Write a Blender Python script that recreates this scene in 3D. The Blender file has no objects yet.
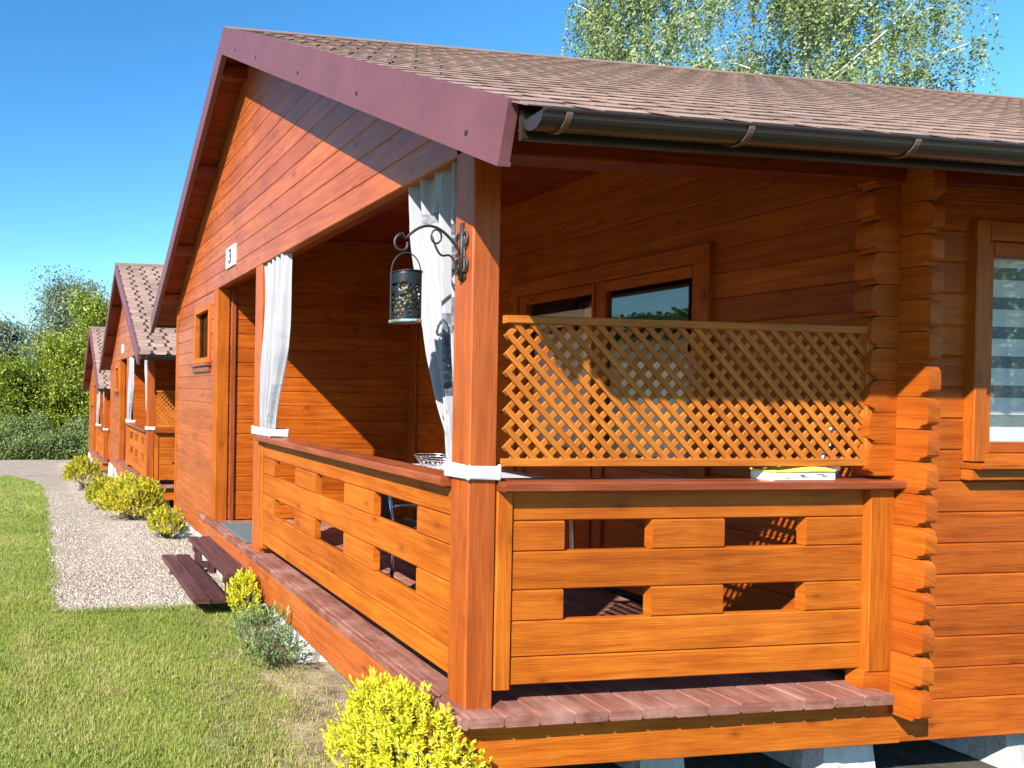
import bpy, math, random
import numpy as np
from mathutils import Vector, Matrix, noise
random.seed(7); RNG = np.random.default_rng(11)
S = bpy.context.scene; COL = S.collection
V = Vector

# ---------------------------------------------------------------- mesh builder
class MB:
    def __init__(s): s.v = []; s.f = []; s.uv = []; s.t = []
    def _face(s, idx, uvs, tone):
        s.f.append(idx); s.uv.extend(uvs); s.t.append(tone)
    def beam(s, p0, p1, w, h, up=(0, 0, 1), ch=.004, tone=None):
        """chamfered board: from p0 to p1, w across, h along 'up'"""
        p0 = V(p0); p1 = V(p1); L = p1 - p0; ln = L.length; L.normalize()
        up = V(up); A = L.cross(up); A.normalize(); B = A.cross(L); B.normalize()
        a = w/2; b = h/2; c = min(ch, a*.45, b*.45)
        pr = [(-a, -b+c), (-a, b-c), (-a+c, b), (a-c, b), (a, b-c), (a, -b+c), (a-c, -b), (-a+c, -b)]
        n0 = len(s.v)
        for P in (p0, p1):
            for (q, r) in pr: s.v.append(P + A*q + B*r)
        tone = random.random() if tone is None else tone
        ou = random.uniform(0, 50); ov = random.randint(0, 400)*.37
        per = [0]
        for i in range(8):
            d = V(pr[(i+1) % 8]) - V(pr[i]); per.append(per[-1] + d.length)
        for i in range(8):
            j = (i+1) % 8
            s._face((n0+j, n0+i, n0+8+i, n0+8+j), [(ou, ov+per[i+1]), (ou, ov+per[i]), (ou+ln, ov+per[i]), (ou+ln, ov+per[i+1])], tone)
        s._face(tuple(n0+i for i in range(8)), [(ou+p[0]*.5, ov+p[1]) for p in pr], tone)
        s._face(tuple(n0+15-i for i in range(8)), [(ou+pr[7-i][0]*.5, ov+pr[7-i][1]) for i in range(8)], tone)
        return s
    def box(s, x0, x1, y0, y1, z0, z1, axis='x', ch=.004, tone=None):
        cx, cy, cz = (x0+x1)/2, (y0+y1)/2, (z0+z1)/2
        if axis == 'x': return s.beam((x0, cy, cz), (x1, cy, cz), y1-y0, z1-z0, (0, 0, 1), ch, tone)
        if axis == 'y': return s.beam((cx, y0, cz), (cx, y1, cz), x1-x0, z1-z0, (0, 0, 1), ch, tone)
        return s.beam((cx, cy, z0), (cx, cy, z1), x1-x0, y1-y0, (0, 1, 0), ch, tone)
    def prism(s, poly, d0, d1, to3, ch=0., tone=None):
        """polygon (a,b) extruded from depth d0 to d1; to3(a,b,d) gives the point; ch pulls both faces in"""
        n = len(poly); n0 = len(s.v)
        cb = sum(p[1] for p in poly)/n
        tone = random.random() if tone is None else tone
        ou = random.uniform(0, 50); ov = random.randint(0, 400)*.37
        sg = 1 if d1 > d0 else -1
        lay = [(d0, ch), (d0+sg*ch, 0), (d1, 0)] if ch > 0 else [(d0, 0), (d1, 0)]
        for d, c in lay:
            for (a, b) in poly: s.v.append(V(to3(a, b-c*(1 if b > cb else -1), d)))
        for k in range(len(lay)-1):
            for i in range(n):
                j = (i+1) % n; q = n0+k*n
                s._face((q+j, q+i, q+n+i, q+n+j), [(ou+poly[j][0], ov+poly[j][1]), (ou+poly[i][0], ov+poly[i][1]), (ou+poly[i][0]+.01, ov+poly[i][1]+.03), (ou+poly[j][0]+.01, ov+poly[j][1]+.03)], tone)
        s._face(tuple(n0+i for i in range(n)), [(ou+p[0], ov+p[1]) for p in poly], tone)
        q = n0+(len(lay)-1)*n
        s._face(tuple(q+n-1-i for i in range(n)), [(ou+p[0], ov+p[1]) for p in reversed(poly)], tone)
        return s
    def tube(s, pts, r, n=8, tone=None):
        pts = [V(p) for p in pts]; n0 = len(s.v); tone = random.random() if tone is None else tone
        prev = None; m = len(pts); rs = r if hasattr(r, '__len__') else [r]*m
        for i, p in enumerate(pts):
            T = (pts[min(i+1, m-1)] - pts[max(i-1, 0)]).normalized()
            if prev is None: prev = V((0, 0, 1)) if abs(T.z) < .9 else V((1, 0, 0))
            A = (prev - T*prev.dot(T)).normalized(); B = T.cross(A); prev = A
            for k in range(n):
                a = 2*math.pi*k/n; s.v.append(p + A*math.cos(a)*rs[i] + B*math.sin(a)*rs[i])
        for i in range(m-1):
            for k in range(n):
                j = (k+1) % n; q = n0+i*n
                s._face((q+k, q+j, q+n+j, q+n+k), [(i*.1, k*.02), (i*.1, k*.02+.02), (i*.1+.1, k*.02+.02), (i*.1+.1, k*.02)], tone)
        s._face(tuple(n0+n-1-k for k in range(n)), [(0, 0)]*n, tone)
        s._face(tuple(n0+(m-1)*n+k for k in range(n)), [(0, 0)]*n, tone)
        return s
    def lathe(s, prof, c, n=24, tone=.5):
        n0 = len(s.v); m = len(prof)
        for (r, z) in prof:
            for k in range(n):
                a = 2*math.pi*k/n; s.v.append(V((c[0]+r*math.cos(a), c[1]+r*math.sin(a), c[2]+z)))
        for i in range(m-1):
            for k in range(n):
                j = (k+1) % n; q = n0+i*n
                s._face((q+k, q+j, q+n+j, q+n+k), [(k/n, i*.1), ((k+1)/n, i*.1), ((k+1)/n, i*.1+.1), (k/n, i*.1+.1)], tone)
        if prof[0][0] > 1e-5: s._face(tuple(n0+n-1-k for k in range(n)), [(0, 0)]*n, tone)
        if prof[-1][0] > 1e-5: s._face(tuple(n0+(m-1)*n+k for k in range(n)), [(0, 0)]*n, tone)
        return s
    def build(s, name, mat, parent=None, smooth=False):
        me = bpy.data.meshes.new(name)
        me.from_pydata([tuple(v) for v in s.v], [], s.f)
        uv = me.uv_layers.new(name='UVMap'); uv.data.foreach_set('uv', np.array(s.uv, dtype=np.float32).ravel())
        at = me.attributes.new('tone', 'FLOAT', 'FACE'); at.data.foreach_set('value', np.array(s.t, dtype=np.float32))
        if smooth: me.polygons.foreach_set('use_smooth', [True]*len(me.polygons))
        me.materials.append(mat); me.update()
        return link(name, me, parent)

def link(name, me, parent=None):
    o = bpy.data.objects.new(name, me); COL.objects.link(o)
    if parent is not None: o.parent = parent
    return o
def npmesh(name, verts, faces, mat, tone=None, parent=None, k=None, smooth=False):
    """verts (N,3); faces (M,k) of equal size; tone: per-face value"""
    me = bpy.data.meshes.new(name); N = len(verts); M, kk = faces.shape
    me.vertices.add(N); me.vertices.foreach_set('co', verts.astype(np.float32).ravel())
    me.loops.add(M*kk); me.loops.foreach_set('vertex_index', faces.astype(np.int32).ravel())
    me.polygons.add(M); me.polygons.foreach_set('loop_start', np.arange(0, M*kk, kk, dtype=np.int32))
    me.update(calc_edges=True)
    if tone is not None:
        at = me.attributes.new('tone', 'FLOAT', 'FACE'); at.data.foreach_set('value', tone.astype(np.float32))
    if smooth: me.polygons.foreach_set('use_smooth', [True]*M)
    me.materials.append(mat); me.validate()
    return link(name, me, parent)
def tag(o, label=None, cat=None, group=None, kind=None):
    if label: o['label'] = label
    if cat: o['category'] = cat
    if group: o['group'] = group
    if kind: o['kind'] = kind
    return o
def empty(name, loc, rz=0.):
    o = bpy.data.objects.new(name, None); o.empty_display_size = .2
    o.location = loc; o.rotation_euler = (0, 0, rz); COL.objects.link(o); return o
def copy_tree(o, parent=None):
    c = o.copy(); COL.objects.link(c)
    if parent is not None: c.parent = parent
    for ch in [x for x in o.children]: copy_tree(ch, c)
    return c

# ---------------------------------------------------------------- materials
def newmat(name):
    m = bpy.data.materials.new(name); m.use_nodes = True
    nt = m.node_tree; b = nt.nodes['Principled BSDF']
    return m, nt, b
def N(nt, t, **kw):
    n = nt.nodes.new(t)
    for k, v in kw.items():
        if k.startswith('i_'): n.inputs[k[2:].replace('_', ' ')].default_value = v
        else: setattr(n, k, v)
    return n
def ramp(nt, stops, interp='LINEAR'):
    r = nt.nodes.new('ShaderNodeValToRGB'); r.color_ramp.interpolation = interp
    e = r.color_ramp.elements
    while len(e) > 1: e.remove(e[-1])
    e[0].position = stops[0][0]; e[0].color = (*stops[0][1], 1)
    for p, c in stops[1:]:
        x = e.new(p); x.color = (*c, 1)
    return r
def mixc(nt, fac, a, b, mode='MIX'):
    m = nt.nodes.new('ShaderNodeMix'); m.data_type = 'RGBA'; m.blend_type = mode
    for sock, val in ((m.inputs[0], fac), (m.inputs[6], a), (m.inputs[7], b)):
        if hasattr(val, 'links') or hasattr(val, 'is_linked'): nt.links.new(val, sock)
        elif isinstance(val, (int, float)): sock.default_value = val
        else: sock.default_value = (*val, 1)
    return m.outputs[2]
WS = .74
def wood(name, dark, mid, light, rough=.45, coat=.0, knots=.8, vs=1., worn=None, spec=.22):
    m, nt, b = newmat(name); L = nt.links.new
    dark, mid, light = (tuple(q*WS for q in c_) for c_ in (dark, mid, light))
    uv = N(nt, 'ShaderNodeUVMap')
    mp = N(nt, 'ShaderNodeMapping'); mp.inputs['Scale'].default_value = (1.1, 17*vs, 1); L(uv.outputs[0], mp.inputs[0])
    n1 = N(nt, 'ShaderNodeTexNoise', i_Scale=1.6, i_Detail=5., i_Roughness=.6, i_Distortion=.8); L(mp.outputs[0], n1.inputs['Vector'])
    mp2 = N(nt, 'ShaderNodeMapping'); mp2.inputs['Scale'].default_value = (3., 90*vs, 1); L(uv.outputs[0], mp2.inputs[0])
    n2 = N(nt, 'ShaderNodeTexNoise', i_Scale=2., i_Detail=3.); L(mp2.outputs[0], n2.inputs['Vector'])
    r = ramp(nt, [(.28, dark), (.5, mid), (.75, light)]); L(n1.outputs[0], r.inputs[0])
    c = mixc(nt, .55, r.outputs[0], n2.outputs[0], 'SOFT_LIGHT')
    # board to board tone
    at = N(nt, 'ShaderNodeAttribute', attribute_name='tone')
    tr = ramp(nt, [(0, (.84, .81, .78)), (.5, (.97, .97, .97)), (1, (1.08, 1.11, 1.12))]); L(at.outputs['Fac'], tr.inputs[0])
    c = mixc(nt, 1., c, tr.outputs[0], 'MULTIPLY')
    # knots
    mp3 = N(nt, 'ShaderNodeMapping'); mp3.inputs['Scale'].default_value = (2.6, 5.2, 1); L(uv.outputs[0], mp3.inputs[0])
    vo = N(nt, 'ShaderNodeTexVoronoi', voronoi_dimensions='2D', i_Scale=1., i_Randomness=1.); L(mp3.outputs[0], vo.inputs['Vector'])
    kr = ramp(nt, [(0, (1, 1, 1)), (.04, (.75, .75, .75)), (.085, (.28, .28, .28)), (.17, (0, 0, 0))]); L(vo.outputs['Distance'], kr.inputs[0])
    wn = N(nt, 'ShaderNodeTexWhiteNoise'); L(vo.outputs['Position'], wn.inputs['Vector'])
    gt = N(nt, 'ShaderNodeMath', operation='GREATER_THAN'); gt.inputs[1].default_value = .62; L(wn.outputs[0], gt.inputs[0])
    mu = N(nt, 'ShaderNodeMath', operation='MULTIPLY'); L(kr.outputs[0], mu.inputs[0]); L(gt.outputs[0], mu.inputs[1])
    mk = N(nt, 'ShaderNodeMath', operation='MULTIPLY'); mk.inputs[1].default_value = knots; L(mu.outputs[0], mk.inputs[0])
    c = mixc(nt, mk.outputs[0], c, tuple(x*.42 for x in dark))
    if worn:
        tc = N(nt, 'ShaderNodeTexCoord')
        nw = N(nt, 'ShaderNodeTexNoise', i_Scale=3.5, i_Detail=6., i_Roughness=.7); L(tc.outputs['Object'], nw.inputs['Vector'])
        wr = ramp(nt, [(.45, (0, 0, 0)), (.7, (.75, .75, .75))]); L(nw.outputs[0], wr.inputs[0])
        c = mixc(nt, wr.outputs[0], c, worn)
    # slow blotches of the stain
    tc2 = N(nt, 'ShaderNodeTexCoord')
    nb = N(nt, 'ShaderNodeTexNoise', i_Scale=2.1, i_Detail=6., i_Roughness=.62); L(tc2.outputs['Object'], nb.inputs['Vector'])
    br = ramp(nt, [(.3, (.78, .75, .72)), (.52, (1., 1., 1.)), (.72, (1.12, 1.17, 1.2))]); L(nb.outputs[0], br.inputs[0])
    c = mixc(nt, 1., c, br.outputs[0], 'MULTIPLY')
    L(c, b.inputs['Base Color'])
    rr = N(nt, 'ShaderNodeMapRange'); rr.inputs['To Min'].default_value = rough-.08; rr.inputs['To Max'].default_value = rough+.16
    L(n1.outputs[0], rr.inputs[0]); L(rr.outputs[0], b.inputs['Roughness'])
    b.inputs['Specular IOR Level'].default_value = spec
    b.inputs['Coat Weight'].default_value = coat; b.inputs['Coat Roughness'].default_value = .35
    bp = N(nt, 'ShaderNodeBump'); bp.inputs['Strength'].default_value = .4; bp.inputs['Distance'].default_value = .004
    L(n2.outputs[0], bp.inputs['Height']); L(bp.outputs[0], b.inputs['Normal'])
    return m
def plain(name, col, rough=.6, metal=0., var=.15, scale=8., bump=0., bscale=60., coat=0.):
    m, nt, b = newmat(name); L = nt.links.new
    tc = N(nt, 'ShaderNodeTexCoord')
    n = N(nt, 'ShaderNodeTexNoise', i_Scale=scale, i_Detail=6., i_Roughness=.65); L(tc.outputs['Object'], n.inputs['Vector'])
    r = ramp(nt, [(.25, tuple(x*(1-var) for x in col)), (.75, tuple(min(1, x*(1+var)) for x in col))]); L(n.outputs[0], r.inputs[0])
    L(r.outputs[0], b.inputs['Base Color'])
    b.inputs['Roughness'].default_value = rough; b.inputs['Metallic'].default_value = metal
    b.inputs['Coat Weight'].default_value = coat
    if bump:
        n2 = N(nt, 'ShaderNodeTexNoise', i_Scale=bscale, i_Detail=4.); L(tc.outputs['Object'], n2.inputs['Vector'])
        bp = N(nt, 'ShaderNodeBump'); bp.inputs['Strength'].default_value = bump; bp.inputs['Distance'].default_value = .01
        L(n2.outputs[0], bp.inputs['Height']); L(bp.outputs[0], b.inputs['Normal'])
    return m
def leaf(name, stops, trans=.35, rough=.5):
    """leaf colour from the per-face tone; part of the light passes through"""
    m, nt, b = newmat(name); L = nt.links.new
    at = N(nt, 'ShaderNodeAttribute', attribute_name='tone')
    r = ramp(nt, stops); L(at.outputs['Fac'], r.inputs[0])
    L(r.outputs[0], b.inputs['Base Color']); b.inputs['Roughness'].default_value = rough
    b.inputs['Specular IOR Level'].default_value = .35
    t = N(nt, 'ShaderNodeBsdfTranslucent'); L(r.outputs[0], t.inputs[0])
    mx = N(nt, 'ShaderNodeMixShader'); mx.inputs[0].default_value = trans
    L(b.outputs[0], mx.inputs[1]); L(t.outputs[0], mx.inputs[2])
    L(mx.outputs[0], nt.nodes['Material Output'].inputs[0])
    return m
def glassmat(name, tint=(.85, .9, .9), refl=.12):
    m, nt, b = newmat(name); L = nt.links.new
    g = N(nt, 'ShaderNodeBsdfGlossy'); g.inputs['Roughness'].default_value = .015
    t = N(nt, 'ShaderNodeBsdfTransparent'); t.inputs[0].default_value = (*tint, 1)
    f = N(nt, 'ShaderNodeFresnel'); f.inputs[0].default_value = 1.6
    a = N(nt, 'ShaderNodeMath', operation='ADD'); a.inputs[1].default_value = refl; L(f.outputs[0], a.inputs[0])
    ge_ = N(nt, 'ShaderNodeNewGeometry'); om = N(nt, 'ShaderNodeMath', operation='SUBTRACT'); om.inputs[0].default_value = 1.; L(ge_.outputs['Backfacing'], om.inputs[1])
    mf = N(nt, 'ShaderNodeMath', operation='MULTIPLY'); L(a.outputs[0], mf.inputs[0]); L(om.outputs[0], mf.inputs[1])
    mx = N(nt, 'ShaderNodeMixShader'); L(mf.outputs[0], mx.inputs[0]); L(t.outputs[0], mx.inputs[1]); L(g.outputs[0], mx.inputs[2])
    L(mx.outputs[0], nt.nodes['Material Output'].inputs[0]); nt.nodes.remove(b)
    return m

M = {}
M['log'] = wood('varnished_log', (.34, .061, .004), (.48, .100, .007), (.59, .148, .013))
M['log2'] = wood('varnished_facade_log', (.35, .070, .013), (.49, .108, .020), (.60, .155, .032), rough=.40, coat=.32, spec=.4)
M['trim'] = wood('orange_trim', (.38, .080, .005), (.53, .128, .009), (.63, .175, .016), knots=.7)
M['logend'] = wood('log_end_wood', (.37, .070, .005), (.50, .112, .008), (.60, .155, .014), knots=.3, vs=.8)
M['post'] = wood('post_wood', (.36, .068, .005), (.48, .098, .009), (.57, .135, .015), knots=.35, coat=.25, spec=.4)
M['lattice'] = wood('lattice_wood', (.42, .115, .012), (.54, .165, .020), (.64, .225, .034), knots=.1)
M['deck'] = wood('deck_board', (.18, .062, .042), (.28, .105, .074), (.38, .165, .12), rough=.6, coat=0, knots=.3, worn=(.36, .20, .155))
M['cap'] = wood('rail_cap_wood', (.22, .045, .014), (.31, .07, .024), (.40, .11, .045), rough=.35, coat=.3, knots=.3)
M['step'] = wood('dark_step_wood', (.060, .024, .022), (.10, .04, .038), (.15, .065, .06), rough=.55, coat=.05, knots=.2)
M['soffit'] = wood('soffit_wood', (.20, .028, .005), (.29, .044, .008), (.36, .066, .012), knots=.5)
M['maroon'] = plain('maroon_sheet_metal', (.132, .046, .053), rough=.5, var=.14, scale=4., bump=.06, bscale=9.)
M['gutter'] = plain('brown_gutter', (.024, .016, .011), rough=.36, var=.1, coat=.2)
M['bracket'] = plain('gutter_bracket_brown', (.10, .058, .045), rough=.45)
M['white_cloth'] = plain('white_band_cloth', (.58, .58, .61), rough=.85, var=.04)
M['iron'] = plain('wrought_iron', (.05, .045, .045), rough=.5, metal=.6, bump=.2)
M['lantern'] = plain('lantern_metal', (.028, .032, .038), rough=.4, metal=.7)
M['brass'] = plain('brass_lining', (.30, .22, .08), rough=.4, metal=.6, var=.5, scale=40)
M['concrete'] = plain('white_concrete', (.47, .455, .42), rough=.9, var=.42, scale=5, bump=.5)
M['chrome'] = plain('chair_tube', (.72, .72, .74), rough=.2, metal=1., var=.05)
M['greytop'] = plain('grey_table_top', (.46, .44, .45), rough=.5, var=.08)
M['mat'] = plain('grey_rubber_mat', (.10, .115, .12), rough=.9, var=.25, scale=50, bump=.5, bscale=200)
M['blackmesh'] = plain('dark_seat_mesh', (.035, .033, .035), rough=.7)
M['plate'] = plain('cream_plate', (.80, .76, .62), rough=.5, var=.05)
M['digit'] = plain('dark_digit', (.08, .08, .075), rough=.5)
M['cream'] = plain('cream_curtain', (.78, .68, .60), rough=.9, var=.06)
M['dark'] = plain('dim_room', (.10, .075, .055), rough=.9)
M['shade_fabric'] = plain('sheer_blind', (.20, .25, .27), rough=.8, var=.08)
M['blind_white'] = plain('opaque_blind', (.86, .87, .88), rough=.8, var=.03)
M['carton'] = plain('white_carton', (.80, .78, .74), rough=.6, var=.04)
M['yellow'] = plain('yellow_cover', (.82, .72, .12), rough=.5, var=.12)
M['ink'] = plain('dark_print', (.10, .10, .11), rough=.6)
M['navy'] = plain('navy_bottle', (.03, .05, .11), rough=.2, coat=.5)
M['glass'] = glassmat('window_glass', (.95, .97, .96), refl=.15)
M['bark'] = plain('grey_bark', (.13, .10, .075), rough=.9, var=.4, scale=12, bump=.6, bscale=30)
def birchbark():
    m, nt, b = newmat('birch_bark'); L = nt.links.new
    tc = N(nt, 'ShaderNodeTexCoord'); mp = N(nt, 'ShaderNodeMapping'); mp.inputs['Scale'].default_value = (2, 2, 9); L(tc.outputs['Object'], mp.inputs[0])
    n = N(nt, 'ShaderNodeTexNoise', i_Scale=1.4, i_Detail=5.); L(mp.outputs[0], n.inputs['Vector'])
    r = ramp(nt, [(.35, (.06, .05, .045)), (.45, (.62, .60, .56)), (.8, (.78, .76, .73))]); L(n.outputs[0], r.inputs[0])
    L(r.outputs[0], b.inputs['Base Color']); b.inputs['Roughness'].default_value = .8
    return m
M['birch'] = birchbark()
def shingle():
    m, nt, b = newmat('bitumen_shingle'); L = nt.links.new
    at = N(nt, 'ShaderNodeAttribute', attribute_name='tone')
    r = ramp(nt, [(0, (.022, .016, .014)), (.07, (.13, .082, .064)), (.55, (.27, .172, .132)), (1, (.34, .225, .175))]); L(at.outputs['Fac'], r.inputs[0])
    tc = N(nt, 'ShaderNodeTexCoord'); n = N(nt, 'ShaderNodeTexNoise', i_Scale=260., i_Detail=2.); L(tc.outputs['Object'], n.inputs['Vector'])
    g = ramp(nt, [(.3, (.55, .55, .55)), (.7, (1.35, 1.35, 1.35))]); L(n.outputs[0], g.inputs[0])
    n3 = N(nt, 'ShaderNodeTexNoise', i_Scale=2.2, i_Detail=5.); L(tc.outputs['Object'], n3.inputs['Vector'])
    g3 = ramp(nt, [(.3, (.8, .8, .8)), (.7, (1.12, 1.1, 1.08))]); L(n3.outputs[0], g3.inputs[0])
    c = mixc(nt, 1., r.outputs[0], g.outputs[0], 'MULTIPLY'); c = mixc(nt, 1., c, g3.outputs[0], 'MULTIPLY')
    L(c, b.inputs['Base Color']); b.inputs['Roughness'].default_value = .9
    bp = N(nt, 'ShaderNodeBump'); bp.inputs['Strength'].default_value = .5; bp.inputs['Distance'].default_value = .003
    L(n.outputs[0], bp.inputs['Height']); L(bp.outputs[0], b.inputs['Normal'])
    return m
M['shingle'] = shingle()
def printed():
    m, nt, b = newmat('printed_curtain'); L = nt.links.new
    at = N(nt, 'ShaderNodeAttribute', attribute_name='tone')
    r = ramp(nt, [(0, (.43, .43, .465)), (.3, (.36, .37, .42)), (.7, (.13, .135, .165)), (1, (.05, .055, .07))]); L(at.outputs['Fac'], r.inputs[0])
    L(r.outputs[0], b.inputs['Base Color']); b.inputs['Roughness'].default_value = .85
    t = N(nt, 'ShaderNodeBsdfTranslucent'); L(r.outputs[0], t.inputs[0])
    mx = N(nt, 'ShaderNodeMixShader'); mx.inputs[0].default_value = .32
    L(b.outputs[0], mx.inputs[1]); L(t.outputs[0], mx.inputs[2]); L(mx.outputs[0], nt.nodes['Material Output'].inputs[0])
    return m
M['curtain'] = printed()

# ---------------------------------------------------------------- the cabin
# local frame: corner post edge at (0,0,0), deck top z = 0, front along +y, side along +x
RS = .588
def roof_z(y):
    return 2.337 + RS*((y if y < 3.14 else 6.28-y) + .6)
XR = 8.9; XF = -.262; W = 6.28; D = 2.17; PS = .13
cabin = empty('cabin', (0, 0, 0))
ZL = -.285
def logs(axis, f0, f1, a0, a1, z0, z1, mb, cut=None, pitch=.15, ch=.007):
    z = z0
    while z < z1-.01:
        t = min(z+pitch, z1)
        if axis == 'y': mb.box(f0, f1, a0, a1, z, t, 'y', ch)
        else: mb.box(a0, a1, f0, f1, z, t, 'x', ch)
        z = t
# front wall beside the doorway, with the hole of the small window (y 4.5..5.2, z 1.68..2.27)
mb = MB()
z = ZL
while z < 2.4:
    t = z+.15
    if z > 1.62 and t < 2.34:
        mb.box(0, .07, 4.36, 4.50, z, t, 'y', .007); mb.box(0, .07, 5.18, W-.06, z, t, 'y', .007)
    else: mb.box(0, .07, 4.36, W-.06, z, t, 'y', .007)
    z = t
mb.build('front_wall', M['log2'], cabin)
MB().box(-.012, .085, W-.06, W+.02, ZL, 2.5, 'z').build('corner_trim', M['trim'], cabin)
# gable: every board is cut to the roof slope
mb = MB(); z = 2.42
def gy(zz): return (zz + .13 - 2.337)/RS - .6
while z < 4.38:
    t = min(z+.15, 4.385)
    ya0, ya1 = max(gy(z), 0.), max(gy(t), 0.)
    mb.prism([(ya0, z), (W-ya0, z), (W-ya1, t), (ya1, t)], 0, .07, lambda a, b, d: (d, a, b), ch=.006)
    z = t
mb.build('gable_wall', M['log2'], cabin)
# porch walls
mb = MB(); logs('x', 4.22, 4.29, .13, D, 0, 2.98, mb); mb.build('porch_wall', M['log'], cabin)
MB().box(.0, .128, 4.205, 4.36, -.02, 2.42, 'z').build('door_post', M['trim'], cabin)
MB().box(.150, .20, 4.196, 4.222, 0., 2.41, 'z').build('corner_trim', M['cap'], cabin)
MB().box(D-.03, D-.001, 4.07, 4.215, 0, 2.97, 'z').build('corner_trim', M['log'], cabin)
# wall at the back of the porch (with the terrace door) and the long side wall (with a window)
mb = MB(); z = 0.
while z < 2.95:
    t = z+.15
    if t <= 2.27:
        mb.box(D, D+.07, 0, .93, z, t, 'y', .007); mb.box(D, D+.07, 2.57, 4.22, z, t, 'y', .007)
    else: mb.box(D, D+.07, max(0, gy(t+.10)), 4.22, z, t, 'y', .007)
    z = t
mb.build('porch_wall', M['log'], cabin)
mb = MB(); z = ZL+.075-.15
wx0, wx1, wz0, wz1 = 2.64, 3.86, 1.12, 2.10
z = -.27
first = True
while z < 2.55:
    t = z+(.195 if first else .15); first = False
    if t > 1.15 and z < 2.03:
        mb.box(D+.072, wx0, -.005, .065, z, t, 'x', .007); mb.box(wx1, XR-.5, -.005, .065, z, t, 'x', .007)
    else: mb.box(D+.072, XR-.5, -.005, .065, z, t, 'x', .007)
    z = t
mb.build('side_wall', M['log'], cabin)
mb = MB(); logs('y', XR-.57, XR-.5, .065, W, ZL, 2.5, mb); logs('x', W-.07, W, .085, XR-.57, ZL, 2.5, mb)
mb.prism([(0, 2.5), (W, 2.5), (3.14, 4.38)], XR-.57, XR-.5, lambda a, b, d: (d, a, b))
mb.build('rear_wall', M['log'], cabin)
# interlocked log ends at the porch corner
def endprof(l, h, s):  # outline seen from the side, l = length of the end
    return [(0, 0), (l*.74, 0), (l*.80, .016), (l*.95, .024), (l*.99, .034), (l, .05), (l, h*.66), (l*.985, h*.78), (l*.94, h*.88), (l*.87, h*.95), (l*.76, h*.985), (l*.6, h), (0, h)]
z = .03
while z < 2.45:
    MB().prism([(-a+.002, z+b) for a, b in endprof(.130, .147, 1)], D+.001, D+.066, lambda a, b, d: (d, a, b)).build('log_end', M['logend'], cabin)
    z += .15
z = -.045+.15*7
while z < 2.45:
    MB().prism([(D-a-.001, z+b) for a, b in endprof(.15, .147, 1)], -.012, .06, lambda a, b, d: (a, d, b)).build('log_end', M['log'], cabin)
    z += .15
MB().prism([(D-a-.001, -.045+b) for a, b in endprof(.15, .147, 1)], -.012, .06, lambda a, b, d: (a, d, b)).build('log_end', M['log'], cabin)
MB().prism([(-a+.002, -.12+b) for a, b in endprof(.130, .147, 1)], D+.001, D+.066, lambda a, b, d: (d, a, b)).build('log_end', M['logend'], cabin)
# posts, beams
MB().box(0, PS, 0, PS, 0, 2.6, 'z', .006).build('porch_post', M['post'], cabin)
MB().box(0, PS, 2.80, 2.96, 0, 2.42, 'z', .006).build('porch_post', M['post'], cabin)
MB().box(PS+.002, XR-.5, -.03, .10, 2.385, 2.56, 'x', .006).build('eave_beam', M['soffit'], cabin)
MB().box(.072, .16, PS+.002, 4.2, 2.425, 2.6, 'y', .006).build('front_beam', M['soffit'], cabin)
mb = MB(); y = .56
while y < 4.2: mb.box(.075, D, y, y+.12, 2.98, 3.0, 'x', .003); y += .122
mb.build('ceiling', M['soffit'], cabin)
# deck: boards across the porch, a long board on the front edge, skirts below
mb = MB(); x = -.03; k = 0
while x < 2.10:
    w = .158
    mb.box(x, min(x+w, 2.185), -.080, 4.2, -.045+random.uniform(-.002, .002), random.uniform(-.002, .001), 'y', .006); x += .164
mb.build('deck', M['deck'], cabin)
MB().box(-.072, -.034, -.080, 4.60, -.05, .001, 'y', .008).build('deck_edge', M['deck'], cabin)
mb = MB(); mb.box(-.062, -.025, -.008, 4.34, ZL-.01, -.053, 'y', .006)
mb.build('skirt', M['log2'], cabin)
mb = MB(); mb.box(-.022, D+.068, -.008, .03, -.272, -.050, 'x', .006)
mb.build('skirt', M['trim'], cabin)
mb = MB(); x = .2
while x < D: mb.box(x, x+.09, .02, 4.2, -.20, -.05, 'y'); x += .55
mb.build('joist', M['soffit'], cabin)
# solid rails with rectangular openings
def railing(axis, lo, hi, holes, depth0, depth1):
    mb = MB()
    rows = [(.088, .208, 0), (.211, .367, 0), (.369, .503, 1), (.505, .673, 0), (.675, .807, 1), (.809, .94, 0)]
    for z0, z1, cut in rows:
        segs = []; a = lo
        if cut:
            for h0, h1 in holes: segs.append((a, h0)); a = h1
        segs.append((a, hi))
        for s0, s1 in segs:
            if axis == 'x': mb.box(s0, s1, depth0, depth1, z0, z1, 'x', .006)
            else: mb.box(depth0, depth1, s0, s1, z0, z1, 'y', .006)
    return mb.build('railing', M['trim'], cabin)
r1 = railing('x', .222, 2.03, [(.4715, .912), (1.282, 1.722)], .012, .055)
MB().box(.138, .212, .0, .075, .075, .942, 'z').build('stile', M['trim'], r1)
MB().box(2.034, 2.164, -.018, .075, .085, .942, 'z').build('stile', M['trim'], r1)
mb = MB(); mb.box(.136, 2.185, -.055, .115, .945, .985, 'x', .006)
mb.build('rail_cap', M['cap'], r1)
r2 = railing('y', .14, 2.73, [(.425, .862), (1.232, 1.664), (2.035, 2.465)], .018, .060)
MB().box(.010, .08, 2.735, 2.797, .05, .95, 'z').build('stile', M['trim'], r2)
mb = MB(); mb.box(-.045, .13, .136, 2.795, .945, .987, 'y', .006); mb.build('rail_cap', M['cap'], r2)
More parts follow.
